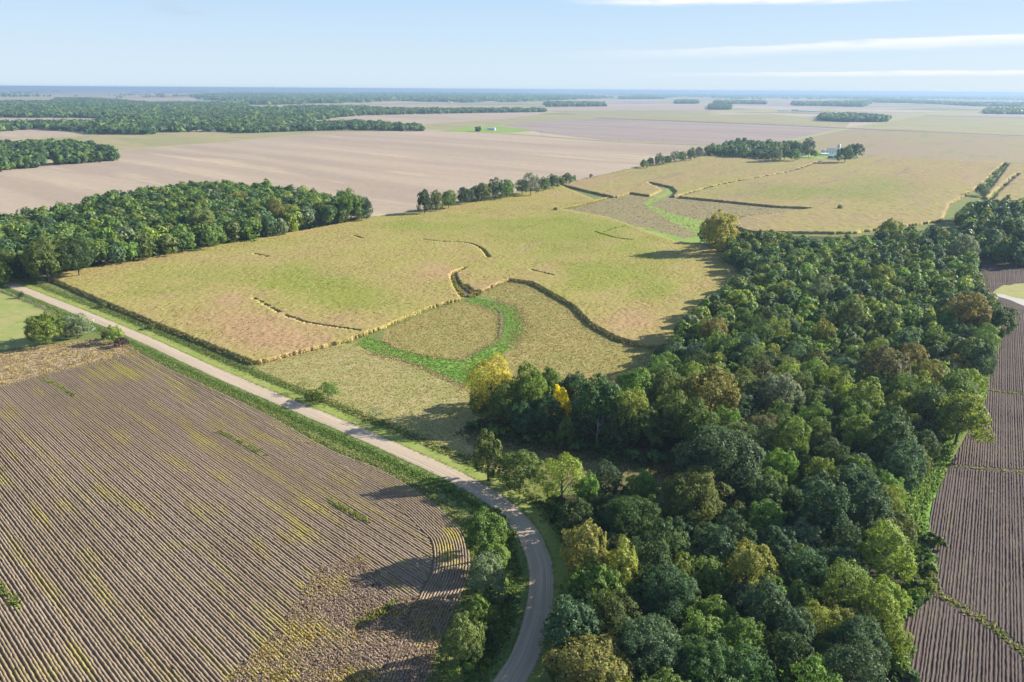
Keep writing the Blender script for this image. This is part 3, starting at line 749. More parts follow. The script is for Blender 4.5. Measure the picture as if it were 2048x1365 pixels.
tufts('bean_plants', sw[hot], 0.4, 0.3, [(0.38, 0.31, 0.08), (0.33, 0.27, 0.09), (0.25, 0.235, 0.08)], 'yellow soybean plants among the tangled brown ones', 'crop', 0.25)
CUTS_ = [smooth(GP(q), 2.0) for q in ([(846, 483), (880, 487), (925, 489), (950, 495), (966, 505), (977, 519)], [(508, 602), (537, 618), (565, 634), (606, 649), (654, 658), (720, 668)], [(1063, 545), (1080, 550), (1112, 557)])]
ce = EDGES['standing yellow green corn filling the middle of the view, turning tan in patches']
for q_ in CUTS_: ce = ce[dist_line(ce, q_) > 3.5]
tufts('corn_stalks', np.repeat(ce, 3, 0) + rng.normal(0, .2, (len(ce) * 3, 2)), 0.24, 1.15, [(0.23, 0.205, 0.08), (0.20, 0.19, 0.06), (0.25, 0.20, 0.10)], 'corn stalks standing along the edges of the middle cornfield', 'corn')
c1 = GP(CORN1, 2.0)
ct = scatter(c1, 90000, 36)
for w_ in ([(846, 483), (880, 487), (925, 489), (950, 495), (966, 505), (977, 519)], [(508, 602), (537, 618), (565, 634), (606, 649), (654, 658), (720, 668)], [(930, 540), (908, 551), (912, 570), (925, 590), (935, 600)]):
    ct = ct[dist_line(ct, smooth(GP(w_), 2.0)) > 2.6]
hot = DRY1(ct) + (vnoise(ct, 25, 71) - .5) * .9 + rng.normal(0, .28, len(ct)) > 0.5
cold = ~hot & (DRY1(ct) + (vnoise(ct, 25, 71) - .5) * .9 + rng.normal(0, .2, len(ct)) < -0.3)
tufts('corn_tassels', ct[cold], 0.30, 0.42, [(0.205, 0.225, 0.055), (0.235, 0.24, 0.065), (0.18, 0.20, 0.05)], 'greener tops of the corn plants', 'corn', 1.8, 3)
tufts('corn_tassels', ct[~hot & ~cold], 0.30, 0.42, [(0.255, 0.23, 0.072), (0.215, 0.22, 0.06), (0.265, 0.215, 0.085)], 'yellow green tops of the corn plants', 'corn', 1.8, 3)
tufts('corn_tassels', ct[hot], 0.30, 0.42, [(0.30, 0.21, 0.12), (0.275, 0.205, 0.105), (0.25, 0.21, 0.08)], 'tan dried tops of the corn plants', 'corn', 1.8, 3)
bh = edge - en * sgn * -2.0
tufts('field_edge_weeds', along(bh, 6000, 0.9, 31), 0.5, 0.35, [(0.19, 0.25, 0.085), (0.24, 0.28, 0.12), (0.27, 0.27, 0.12), (0.15, 0.20, 0.06)], 'light green weeds edging the near bean field', 'weeds')
fl = smooth(GP([(-60, 560), (0, 583), (60, 605), (130, 642)]), 1.0)
tufts('fence_grass', along(fl, 700, 0.6, 32, 1.0), 0.6, 0.6, [(0.28, 0.27, 0.16), (0.20, 0.22, 0.10)], 'dry grass along the pasture fence')
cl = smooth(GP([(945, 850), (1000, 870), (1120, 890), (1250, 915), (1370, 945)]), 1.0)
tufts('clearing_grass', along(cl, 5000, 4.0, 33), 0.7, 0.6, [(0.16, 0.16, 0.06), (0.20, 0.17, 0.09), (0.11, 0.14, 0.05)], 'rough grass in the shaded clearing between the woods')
tufts('hollow_weeds', scatter(GP([(1112, 376), (1190, 402), (1260, 392), (1330, 396), (1410, 404), (1560, 420), (1480, 440), (1430, 450), (1390, 480), (1262, 456), (1210, 440), (1120, 425)]), 3500, 34), 0.9, 0.35, [(0.24, 0.195, 0.115), (0.21, 0.19, 0.09), (0.27, 0.22, 0.13)], 'brown weeds covering the hollow', 'weeds')

# ------------------------------------------------------------------ trees
TONES = {
    'dark green': (0.060, 0.106, 0.036), 'deep blue green': (0.062, 0.108, 0.050), 'mid green': (0.098, 0.158, 0.042), 'bright green': (0.120, 0.200, 0.046),
    'yellow green': (0.165, 0.222, 0.048), 'olive green': (0.115, 0.152, 0.046), 'golden': (0.205, 0.218, 0.055), 'orange tinged': (0.175, 0.170, 0.052),
    'grey green': (0.135, 0.175, 0.095), 'bright yellow': (0.52, 0.46, 0.03), 'russet brown': (0.120, 0.122, 0.055), 'bright gold': (0.36, 0.35, 0.060), 'purple': (0.085, 0.050, 0.060)}

TONES = {k: tuple(min(.6, 1.2 * q) for q in v) for k, v in TONES.items()}

def unit(a): return a / np.maximum(np.linalg.norm(a, axis=-1, keepdims=True), 1e-9)

def tris(pos, nrm, size, r):
    n = len(pos)
    t = unit(np.cross(nrm, unit(r.normal(size=(n, 3)))))
    b = np.cross(nrm, t)
    s = size[:, None] * 1.25
    v = np.stack([pos - t * s * r.uniform(.6, 1.1, (n, 1)) - b * s * .4, pos + t * s * r.uniform(.6, 1.1, (n, 1)) - b * s * .4, pos + b * s * r.uniform(.6, 1.1, (n, 1)) + nrm * s * .2], 1)
    return v.reshape(-1, 3), np.arange(3 * n).reshape(-1, 3)

def quads(pos, nrm, size, r):
    """one slightly folded leaf clump per row"""
    n = len(pos)
    t = unit(np.cross(nrm, unit(r.normal(size=(n, 3)))))
    b = np.cross(nrm, t)
    s = size[:, None]
    v = np.stack([pos - t * s * r.uniform(.6, 1.2, (n, 1)), pos + b * s * r.uniform(.4, .9, (n, 1)) + nrm * s * r.uniform(-.15, .35, (n, 1)),
                  pos + t * s * r.uniform(.6, 1.2, (n, 1)), pos - b * s * r.uniform(.4, .9, (n, 1)) + nrm * s * r.uniform(-.15, .35, (n, 1))], 1)
    return v.reshape(-1, 3), np.arange(4 * n).reshape(-1, 4)

def crown_geo(R, H, base, nl, ns, nc, card, shape, seed, spread=1.0):
    """crown of lobes > boughs > leaf clumps, filling from height `base` to H"""
    r = np.random.default_rng(seed)
    zc, zr = (H + base) / 2, (H - base) / 2
    k = np.arange(nl) + 0.5
    cz = 1 - 1.55 * k / nl                                  # more lobes up than down
    if shape == 'cone': cz = 1 - 1.9 * k / nl
    th = k * 2.39996 + r.uniform(0, .6, nl)
    rad = np.sqrt(np.clip(1 - cz ** 2, 0, 1))
    if shape == 'cone': rad = (1 - (cz + 1) / 2) * 1.0 + 0.05
    d = np.stack([rad * np.cos(th), rad * np.sin(th), cz], -1)
    rr = r.uniform(0.50, 0.86, nl)
    lr = 0.30 * r.uniform(0.75, 1.35, nl) * (22 / nl) ** 0.33
    sc = np.array([R, R, zr])
    lobe = d * rr[:, None]
    V, N, S = [], [], []
    for i in range(nl):
        out = unit(d[i:i + 1] + [[0, 0, 0.25]])[0]
        sd = unit(r.normal(size=(ns, 3)) + out * 0.75)
        sr_ = 0.15 * r.uniform(0.7, 1.35, ns) * spread
        sc_ = lobe[i] + sd * lr[i] * r.uniform(0.75, 1.05, (ns, 1))
        cd = unit(r.normal(size=(ns, nc, 3)) + (sd * 0.9 + out * 0.35)[:, None])
        pos = sc_[:, None] + cd * sr_[:, None, None] * r.uniform(0.6, 1.1, (ns, nc, 1))
        nr = unit(cd * 0.7 + sd[:, None] * 0.5 + r.normal(0, 0.42, cd.shape))
        V.append(pos.reshape(-1, 3)); N.append(nr.reshape(-1, 3))
    pos = np.vstack(V) * sc + [0, 0, zc]
    nr = np.vstack(N)
    ok = pos[:, 2] > 0.3
    pos, nr = pos[ok], nr[ok]
    return pos, nr, card * r.uniform(0.55, 1.35, len(pos)), r

def trunk_mb(R, H, base, seed, thick=1.0, limbs=5):
    r = np.random.default_rng(seed)
    mb = MB()
    t0 = 0.022 * H * thick
    top = (r.normal(0, .25), r.normal(0, .25), H * 0.8)
    mb.tube([(0, 0, -0.2), (0, 0, 0.5), (r.normal(0, .15), r.normal(0, .15), H * 0.35), top], [t0 * 1.5, t0, t0 * 0.75, t0 * 0.2], 7)
    for i in range(limbs):
        a = i * 2.4 + r.uniform(0, .8)
        z0 = H * r.uniform(0.25, 0.55)
        e = R * r.uniform(0.5, 0.75)
        z1 = z0 + H * r.uniform(0.15, 0.3)
        mb.tube([(0, 0, z0), (e * .45 * math.cos(a), e * .45 * math.sin(a), z0 + (z1 - z0) * .6), (e * math.cos(a + .2), e * math.sin(a + .2), z1)], [t0 * .5, t0 * .3, t0 * .1], 5)
    return mb

VAR = {}
def variant(key, R, H, base, nl, ns, nc, card, shape='round', seed=0, spread=1.0, thick=1.0, limbs=5, bark=None):
    pos, nr, sz, r = crown_geo(R, H, base, nl, ns, nc, card, shape, seed, spread)
    v, f = quads(pos, nr, sz, r)
    cm = mesh_np('crown', v, f, M_LEAF)
    mb = trunk_mb(R, H, base, seed + 1, thick, limbs)
    tm = mesh_np('trunk', mb.v, mb.f, bark or M_BARK, smooth_=True)
    VAR.setdefault(key, []).append((cm, tm, R, H))
for s in range(7): variant('round', 6.0, 15, 1.0, 20 + s % 5, 14, 38, 0.26, 'round', 100 + s)
for s in range(3): variant('big', 10.5, 20, 1.6, 38, 17, 42, 0.29, 'round', 200 + s, 0.9, 1.2, 7)
for s in range(4): variant('tall', 4.8, 16, 0.8, 21, 12, 36, 0.25, 'round', 300 + s)
for s in range(3): variant('narrow', 3.2, 13, 0.6, 16, 14, 30, 0.24, 'round', 400 + s)
for s in range(3): variant('loose', 5.8, 16, 1.2, 16, 14, 28, 0.25, 'round', 600 + s, 1.3, 0.9, 8)
for s in range(3): variant('shrub', 2.2, 3.4, 0.1, 10, 10, 20, 0.18, 'round', 700 + s, 1.1, 0.7, 4)
for s in range(2): variant('sparse', 3.0, 8, 1.5, 10, 7, 14, 0.17, 'round', 800 + s, 1.5, 0.7, 8)

TREES = []      # filled, then the largest in view become objects
def add_tree(px, py, rpx, kind, tone, label=None, name='deciduous_tree', cat='tree', group=None, hfac=1.0, frac=0.58, force=True):
    """place a tree by the picture position of its crown's middle and its crown radius in picture pixels"""
    R0, H0 = VAR[kind][0][2:]
    z = H0 * frac
    for _ in range(4):
        g = G(px, py, z)
        dep = P(g[0], g[1], z)[2]
        s = rpx * dep / FPX / R0
        z = H0 * s * hfac * frac
    TREES.append(dict(x=g[0], y=g[1], s=s, hf=hfac, kind=kind, tone=tone, label=label, name=name, cat=cat, group=group, R=R0 * s, H=H0 * s * hfac, force=force, px=px, py=py, rpx=rpx))

S = add_tree
# the trees that stand out, one by one
S(983, 770, 46, 'loose', 'bright gold', 'tall golden yellow tree at the tip of the spur beside the green waterway', hfac=0.95)
S(1058, 780, 36, 'tall', 'yellow green', 'yellow green tree right of the tall golden one at the spur tip', hfac=1.0)
S(1124, 812, 20, 'narrow', 'bright yellow', 'slim tree with bright yellow leaves in the dark front of the spur', hfac=1.1)
S(1195, 806, 52, 'round', 'dark green', 'dark oak with pale bare branches showing below its crown')
S(1258, 826, 36, 'tall', 'yellow green', 'yellow green tree right of the pale bare branches on the spur')
S(1130, 862, 17, 'narrow', 'bright green', 'low bright green tree under the bright yellow one on the spur front')
S(1445, 922, 84, 'big', 'deep blue green', 'huge dark blue green oak standing alone in the shade of the clearing')
S(1385, 995, 66, 'big', 'olive green', 'broad olive topped oak just below the huge dark oak')
S(1168, 1110, 42, 'tall', 'golden', 'golden olive tree leaning to the road at the outer bend', hfac=1.2)
S(1245, 1145, 38, 'tall', 'golden', 'slender golden tree behind the light green one at the bend', hfac=1.2)
S(1195, 1178, 46, 'round', 'bright green', 'light green tree between two golden trees at the road bend', hfac=1.2)
S(1240, 1100, 34, 'round', 'olive green', 'olive tree topping the golden pair at the road bend')
S(1145, 1262, 58, 'round', 'deep blue green', 'dark blue green oak overhanging the inner edge of the road', hfac=0.9)
S(1185, 1340, 88, 'big', 'orange tinged', 'broad golden olive tree cut by the lower picture edge beside the road', hfac=0.8)
S(976, 908, 26, 'narrow', 'olive green', 'upright olive tree nearest the road before the bend', hfac=1.0)
S(1042, 938, 43, 'round', 'mid green', 'round green tree beside the upright olive tree at the roadside', hfac=0.72)
S(1125, 960, 48, 'loose', 'yellow green', 'pale yellow green tree at the corner of the clearing', hfac=0.75)
S(1212, 966, 33, 'round', 'deep blue green', 'blue green tree right of the pale tree at the clearing')
S(1285, 976, 30, 'round', 'bright green', 'fresh green crown on the near side of the clearing')
S(1178, 985, 22, 'narrow', 'bright green', 'small light green tree below the pale tree at the clearing')
S(1440, 460, 34, 'round', 'bright gold', 'yellow crowned tree at the corner of cornfield and hollow', hfac=1.0)
S(1412, 470, 15, 'shrub', 'dark green', 'dark bush on the hollow side of the yellow crowned tree', cat='shrub', name='bush', hfac=1.4)
S(1420, 790, 52, 'round', 'orange tinged', 'wide orange brown crown in the middle of the wood')
S(1424, 670, 30, 'round', 'orange tinged', 'rusty orange crown near the corn on the left flank of the wood')
S(1648, 674, 20, 'narrow', 'golden', 'small bright orange yellow crown deep in the wood')
S(1500, 1142, 50, 'round', 'golden', 'golden crown low in the wood above a green one')
S(1565, 940, 30, 'tall', 'bright green', 'bright lime green tree right of the huge dark oak')
S(1765, 740, 42, 'round', 'russet brown', 'russet brown dome in the right half of the wood')
S(1890, 745, 24, 'round', 'grey green', 'silvery grey green tree near the right edge of the wood')
S(1995, 642, 34, 'round', 'dark green', 'dark tree jutting out over the mauve field', hfac=0.9)
S(1935, 630, 38, 'round', 'orange tinged', 'tawny tree next to the dark one jutting over the mauve field')
S(1925, 832, 48, 'round', 'yellow green', 'yellow green tree bulging over the mauve bean field')
S(1682, 1255, 34, 'round', 'golden', 'golden olive crown low in the wood near the mauve field')
S(1528, 1298, 32, 'round', 'yellow green', 'yellow green crown close to the lower picture edge')
S(1785, 1275, 30, 'tall', 'yellow green', 'yellow green tree at the low end of the mauve field edge')
S(1770, 1195, 36, 'round', 'yellow green', 'pale yellow green tree overlooking the weedy drainage line')
S(1770, 1010, 36, 'loose', 'yellow green', 'spreading yellow green tree by the light green margin')
S(1490, 640, 22, 'round', 'bright green', 'lime crown on the upper left flank of the wood')
S(1640, 590, 26, 'round', 'grey green', 'grey green crown in the upper middle of the wood')
S(1780, 460, 20, 'round', 'yellow green', 'yellow green tree at the corn edge of the wood')
S(1930, 500, 26, 'round', 'grey green', 'pale grey tree at the notch beside the mauve field')
S(1760, 555, 24, 'round', 'yellow green', 'yellow green crown high in the middle of the wood')
S(1600, 1200, 36, 'round', 'bright green', 'fresh green crown right of the golden one low in the wood')
S(1330, 1190, 70, 'big', 'deep blue green', 'massive dark blue green oak a row behind the road bend')
S(1260, 1040, 62, 'big', 'dark green', 'broad dark oak above the golden trees at the bend')
S(1300, 1300, 74, 'big', 'deep blue green', 'massive dark oak near the lower picture edge')
S(1410, 1340, 70, 'big', 'dark green', 'broad dark crown cut by the lower picture edge')
S(1560, 790, 40, 'round', 'grey green', 'grey green crown right of the wide orange brown one')
for x, y, r, k, tn, lb in [
    (1012, 806, 34, 'round', 'mid green', 'green tree at the foot of the golden spur tip'), (962, 806, 24, 'round', 'olive green', 'olive bushy tree at the very tip of the spur'), (1095, 826, 34, 'round', 'dark green', 'dark tree left of the slim bright yellow one'),
    (1050, 836, 28, 'round', 'deep blue green', 'blue green tree low on the front of the spur tip'), (1095, 770, 30, 'round', 'bright green', 'fresh green crown behind the yellow green one on the spur'), (1150, 784, 36, 'round', 'deep blue green', 'blue green crown on the ridge of the spur'),
    (1292, 852, 36, 'round', 'mid green', 'wide green tree on the front of the spur below the dark oak'), (1232, 862, 27, 'round', 'olive green', 'olive tree low on the spur front right of the bare branches'), (1345, 832, 42, 'round', 'yellow green', 'large yellow green tree where the spur joins the wood'),
    (1152, 1035, 34, 'round', 'dark green', 'dark tree above the golden tree at the road bend'), (1178, 1070, 30, 'round', 'mid green', 'green tree tucked behind the golden tree at the outer bend'),
    (1150, 1200, 32, 'tall', 'mid green', 'green tree at the road edge below the light green one'), (1172, 1228, 34, 'tall', 'dark green', 'dark tree above the dark oak overhanging the road'), (1118, 1330, 26, 'round', 'mid green', 'green tree at the road edge near the lower picture edge'),
    (1275, 776, 38, 'round', 'bright green', 'fresh green crown at the root of the spur by the hay meadow'), (1330, 778, 36, 'round', 'olive green', 'olive crown at the root of the spur'),
    (1160, 850, 26, 'round', 'dark green', 'dark tree behind the bare branches on the spur front'), (1390, 850, 42, 'round', 'mid green', 'green crown above the huge dark oak')]:
    S(x, y, r, k, tn, lb)
# shrubs on the bean side of the bend
S(970, 1066, 42, 'round', 'bright green', 'fluffy green tree at the top of the shrub row inside the bend', hfac=1.1)
S(988, 1112, 30, 'round', 'bright green', 'small bright tree between the bigger shrubs inside the bend', hfac=1.0)
S(974, 1155, 38, 'round', 'grey green', 'grey green willow in the middle of the shrub row inside the bend', hfac=1.1)
S(958, 1215, 26, 'round', 'bright green', 'light green tree below the willow inside the bend', hfac=1.05)
S(928, 1275, 36, 'tall', 'olive green', 'olive and dark tree at the low end of the shrub row', hfac=0.95)
S(965, 1262, 20, 'shrub', 'dark green', 'dark bush right of the last tree in the shrub row', cat='shrub', name='bush', hfac=1.3)
S(900, 975, 9, 'shrub', 'bright green', 'small sapling by the shaded ditch before the bend', cat='shrub', name='bush')
S(905, 1345, 16, 'shrub', 'yellow green', 'yellow green bush near the lower picture edge left of the road', cat='shrub', name='bush')
# pasture corner
S(88, 656, 34, 'round', 'yellow green', 'round yellow green tree at the corner of the pasture', hfac=0.72)
S(127, 650, 13, 'narrow', 'mid green', 'slim green tree wedged behind the round pasture tree', hfac=0.85)
S(150, 650, 26, 'loose', 'grey green', 'airy grey green willow beside the round pasture tree', hfac=0.68)
S(160, 655, 18, 'shrub', 'grey green', 'grey bush at the foot of the airy willow', cat='shrub', name='bush', hfac=1.2)
S(228, 668, 15, 'shrub', 'yellow green', 'bright yellow green bush near the road bank', cat='shrub', name='bush', hfac=1.5)
S(212, 671, 9, 'shrub', 'purple', 'dark purple bush left of the bright bush', cat='shrub', name='bush', hfac=1.1)
S(243, 684, 12, 'shrub', 'purple', 'low purple bush below the bright bush', cat='shrub', name='bush')
S(42, 590, 5, 'shrub', 'dark green', 'lone dark bush on the pasture fence line', cat='shrub', name='bush', hfac=1.6)
S(25, 682, 5, 'sparse', 'dark green', 'lone thin sapling in the shaded corner of the pasture', hfac=0.9)
S(206, 610, 7, 'shrub', 'mid green', 'green bush at the foot of the corn beside the road', cat='shrub', name='bush')
S(302, 652, 7, 'shrub', 'mid green', 'second green bush by the corn wall farther down the road', cat='shrub', name='bush')
# meadow by the road
S(655, 783, 20, 'loose', 'bright green', 'small bushy green tree in the meadow beside the road', hfac=0.72)
S(606, 772, 13, 'sparse', 'mid green', 'wispy sapling left of the bushy meadow tree', hfac=0.8)
S(624, 790, 15, 'shrub', 'yellow green', 'low yellow green bush under the wispy sapling', cat='shrub', name='bush', hfac=0.8)
S(752, 826, 14, 'sparse', 'grey green', 'thin grey sapling in the meadow near the road', hfac=0.75)
# hedgerow behind the corn
for i, (x, y, r, k, tn, lb) in enumerate([
    (848, 402, 13, 'narrow', 'dark green', 'upright dark tree at the near end of the hedgerow'), (872, 401, 11, 'narrow', 'olive green', 'small upright olive tree second in the hedgerow'),
    (897, 398, 16, 'round', 'mid green', 'round green tree third in the hedgerow'), (930, 391, 15, 'round', 'deep blue green', 'blue green tree fourth in the hedgerow'),
    (947, 390, 12, 'round', 'dark green', 'small dark tree fifth in the hedgerow'), (963, 384, 16, 'round', 'olive green', 'olive tree with yellow side sixth in the hedgerow'),
    (990, 379, 17, 'round', 'dark green', 'dark broad tree seventh in the hedgerow'), (1013, 377, 16, 'round', 'mid green', 'green tree eighth in the hedgerow'),
    (1045, 373, 13, 'round', 'mid green', 'green tree ninth in the hedgerow after a gap'), (1062, 368, 17, 'loose', 'grey green', 'tall feathery grey tree in the middle of the hedgerow'),
    (1088, 367, 12, 'round', 'mid green', 'round tree just right of the feathery hedgerow tree'), (1106, 363, 12, 'round', 'dark green', 'dark tree second right of the feathery hedgerow tree'),
    (1121, 363, 8, 'round', 'mid green', 'small tree fourth from the far end of the near hedgerow'), (1134, 358, 10, 'round', 'dark green', 'dark tree third from the far end of the near hedgerow'),
    (1146, 358, 7, 'shrub', 'mid green', 'small bush that ends the near hedgerow'), (1182, 352, 3.5, 'shrub', 'mid green', 'tiny lone bush in the hedgerow gap'),
    (1288, 328, 8, 'round', 'mid green', 'first small tree of the far hedgerow'), (1301, 324, 7, 'round', 'dark green', 'small dark tree second in the far hedgerow'),
    (1319, 320, 10, 'round', 'olive green', 'taller olive tree third in the far hedgerow'), (1335, 320, 8, 'round', 'dark green', 'rounded tree fourth in the far hedgerow'),
    (1350, 314, 9, 'loose', 'dark green', 'ragged tree fifth in the far hedgerow'), (1364, 313, 9, 'round', 'mid green', 'green tree sixth in the far hedgerow'),
    (1383, 309, 10, 'round', 'mid green', 'round tree second from the farmstead wood'), (1399, 304, 9, 'round', 'grey green', 'tree touching the farmstead wood in the far hedgerow'),
    (1111, 419, 4, 'shrub', 'dark green', 'tiny dark bush at the left tip of the brown hollow'), (1680, 415, 5, 'shrub', 'dark green', 'dark bush alone in the farther corn'),
    (1961, 379, 9, 'round', 'dark green', 'lone dark tree on the narrow hedge line'), (1978, 362, 6, 'shrub', 'mid green', 'bush halfway up the narrow hedge line'),
    (1990, 348, 5, 'shrub', 'mid green', 'bush high on the narrow hedge line'), (2011, 329, 4, 'shrub', 'dark green', 'dark bush at the top of the narrow hedge line'),
    (1968, 386, 7, 'shrub', 'mid green', 'bush under the lone dark tree on the hedge line')]):
    S(x, y, r, k, tn, lb, cat='shrub' if k == 'shrub' else 'tree', name='bush' if k == 'shrub' else 'deciduous_tree', hfac=0.95 if k != 'shrub' else 1.3)
# farmstead trees
for x, y, r, tn, lb in [(1592, 296, 12, 'dark green', 'dark tree at the back of the farmstead lawn'), (1608, 298, 10, 'dark green', 'dark tree second along the farmstead lawn'),
                        (1617, 291, 12, 'deep blue green', 'tall blue green tree behind the grain bin'), (1570, 306, 13, 'dark green', 'spreading tree at the left of the farmstead lawn'),
                        (1590, 310, 11, 'mid green', 'low green tree shading the farmstead lawn'), (1618, 305, 8, 'olive green', 'olive tree left of the grain bin'), (1629, 307, 7, 'yellow green', 'light tree next to the grain bin'),
                        (1692, 308, 15, 'dark green', 'broad dark tree right of the teal shed'), (1711, 301, 14, 'deep blue green', 'dark tree at the right end of the farmstead'),
                        (1550, 309, 13, 'grey green', 'rounded grey green tree in front of the farmstead wood')]:
    S(x, y, r, 'round', tn, lb, hfac=0.9)
# left wood, those that stand out
for x, y, r, k, tn, lb in [(88, 518, 34, 'round', 'olive green', 'big olive tree at the road corner of the left wood'), (150, 512, 32, 'round', 'dark green', 'dark tree beside the big olive one on the wood corner'),
                           (93, 484, 14, 'tall', 'yellow green', 'lime topped tree behind the big olive corner tree'), (482, 402, 17, 'round', 'golden', 'yellow crown high in the left wood'),
                           (379, 408, 12, 'round', 'golden', 'small yellow crown on top of the left wood'), (552, 424, 18, 'tall', 'golden', 'golden tree on the corn edge of the left wood'),
                           (586, 432, 16, 'tall', 'golden', 'smaller golden tree on the corn edge of the left wood'), (434, 424, 13, 'sparse', 'grey green', 'half bare grey tree in the left wood'),
                           (400, 442, 27, 'round', 'olive green', 'large olive tree midway along the corn edge of the left wood'), (700, 412, 24, 'round', 'mid green', 'round green tree second from the right end of the left wood'),
                           (722, 415, 20, 'round', 'deep blue green', 'blue green tree at the right end of the left wood'), (130, 460, 15, 'round', 'bright green', 'bright crown in the left half of the left wood'),
                           (232, 462, 15, 'round', 'orange tinged', 'tawny crown in the left half of the left wood')]:
    S(x, y, r, k, tn, lb)

def fill(poly_px, zmid, rmin, rmax, n, kinds, tones, tw, seed, keep_off=0.78, hfac=(0.9, 1.15), area='creek wood'):
    """plant the rest of a wood at natural spacing round the trees already standing"""
    r = np.random.default_rng(seed)
    poly = GP(poly_px, zmid)
    lo, hi = poly.min(0), poly.max(0)
    have = np.array([(t['x'], t['y'], t['R']) for t in TREES])
    have = have[(have[:, 0] > lo[0] - 20) & (have[:, 0] < hi[0] + 20) & (have[:, 1] > lo[1] - 20) & (have[:, 1] < hi[1] + 20)] if len(have) else have
    acc = have.tolist()
    cand = r.uniform(lo, hi, (n, 2))
    cand = cand[inside(cand, poly)]
    arr = np.array(acc).reshape(-1, 3)
    dec = np.exp(-np.arange(len(cand)) / (len(cand) * 0.4))
    tn = list(tones)
    for i, c in enumerate(cand):
        R = rmin + (rmax - rmin) * (0.15 + 0.85 * dec[i]) * r.uniform(0.6, 1.0)
        if len(arr) and (np.hypot(arr[:, 0] - c[0], arr[:, 1] - c[1]) < (arr[:, 2] + R) * keep_off).any():
            continue
        arr = np.vstack([arr, [c[0], c[1], R]])
        k = kinds[r.integers(len(kinds))]
        if R > 8 and area == 'creek wood': k = 'big'
        R0, H0 = VAR[k][0][2:]
        s = R / R0
        hf = r.uniform(*hfac)
        q = P(c[0], c[1], H0 * s * hf * 0.6)
        TREES.append(dict(x=c[0], y=c[1], s=s, hf=hf, kind=k, tone=tn[r.choice(len(tn), p=tw)], label=None, name='deciduous_tree', cat='tree', group=area, R=R, H=H0 * s * hf, force=False, px=q[0], py=q[1], rpx=R * FPX / q[2]))

TW = ['dark green', 'deep blue green', 'mid green', 'bright green', 'yellow green', 'olive green', 'grey green', 'russet brown', 'orange tinged', 'golden']
CREEK = [(1425, 470), (1445, 462), (1500, 478), (1580, 472), (1640, 487), (1700, 477), (1760, 477), (1800, 462), (1870, 467), (1915, 477), (1950, 500), (1940, 530), (1975, 600), (1992, 650), (1975, 700), (1950, 760), (1930, 830), (1840, 900), (1790, 985), (1805, 1060), (1830, 1095), (1805, 1150), (1785, 1220), (1755, 1300), (1765, 1365), (1765, 1520), (1080, 1520), (1120, 1340), (1165, 1290), (1170, 1230), (1175, 1100), (1170, 1020), (1215, 1000), (1290, 1015), (1350, 1025), (1420, 990), (1440, 940), (1430, 880), (1400, 855), (1340, 838),
         (1240, 822), (1150, 805), (1060, 795), (985, 795), (965, 765), (1000, 765), (1080, 785), (1160, 795), (1250, 785), (1300, 750), (1335, 700), (1365, 660), (1410, 610), (1465, 577), (1495, 540), (1455, 505)]
fill(CREEK, 9.0, 3.0, 6.5, 30000, ['round', 'round', 'round', 'tall', 'loose'], TW, [.15, .15, .24, .15, .155, .115, .03, .005, .005, .0], 21, 0.70, (0.85, 1.05))
fill([(1925, 418), (1990, 415), (2048, 420), (2120, 425), (2120, 505), (2048, 508), (1965, 502), (1935, 475)], 10.0, 4.5, 8.0, 3000, ['round', 'tall'], TW[:6], [.35, .25, .2, .05, .05, .1], 22, 0.7, area='notch wood')
LEFT = [(-60, 540), (0, 535), (100, 528), (241, 500), (420, 472), (620, 437), (735, 418), (690, 398), (560, 378), (430, 370), (300, 382), (150, 415), (0, 440), (-60, 452)]
fill(LEFT, 12.0, 4.5, 8.5, 9000, ['round'], TW[:7], [.18, .13, .36, .10, .08, .13, .02], 23, 0.62, (0.98, 1.12), area='left wood')
fill([(1412, 300), (1430, 296), (1470, 285), (1520, 288), (1560, 290), (1600, 290), (1560, 305), (1535, 312), (1480, 308), (1415, 304)], 9.0, 5.0, 8.0, 1500, ['round'], TW[:6], [.25, .2, .4, .05, .05, .05], 24, 0.72, area='farmstead wood')

# which trees are objects: the ones that show largest; the rest of each wood is one mass
N_OBJ = 292
def visible(t): return -t['rpx'] * .5 < t['px'] < 2048 + t['rpx'] * .5 and t['py'] - t['rpx'] < 1350
forced = [t for t in TREES if t['force']]
others = sorted([t for t in TREES if not t['force'] and visible(t)], key=lambda t: -t['rpx'])
n_tree_forced = sum(t['cat'] == 'tree' for t in forced)
near = [t for t in others if t['rpx'] > 9]
chosen = near[:max(0, N_OBJ - n_tree_forced)]
ids = {id(t) for t in chosen} | {id(t) for t in forced}
rest = [t for t in TREES if id(t) not in ids]

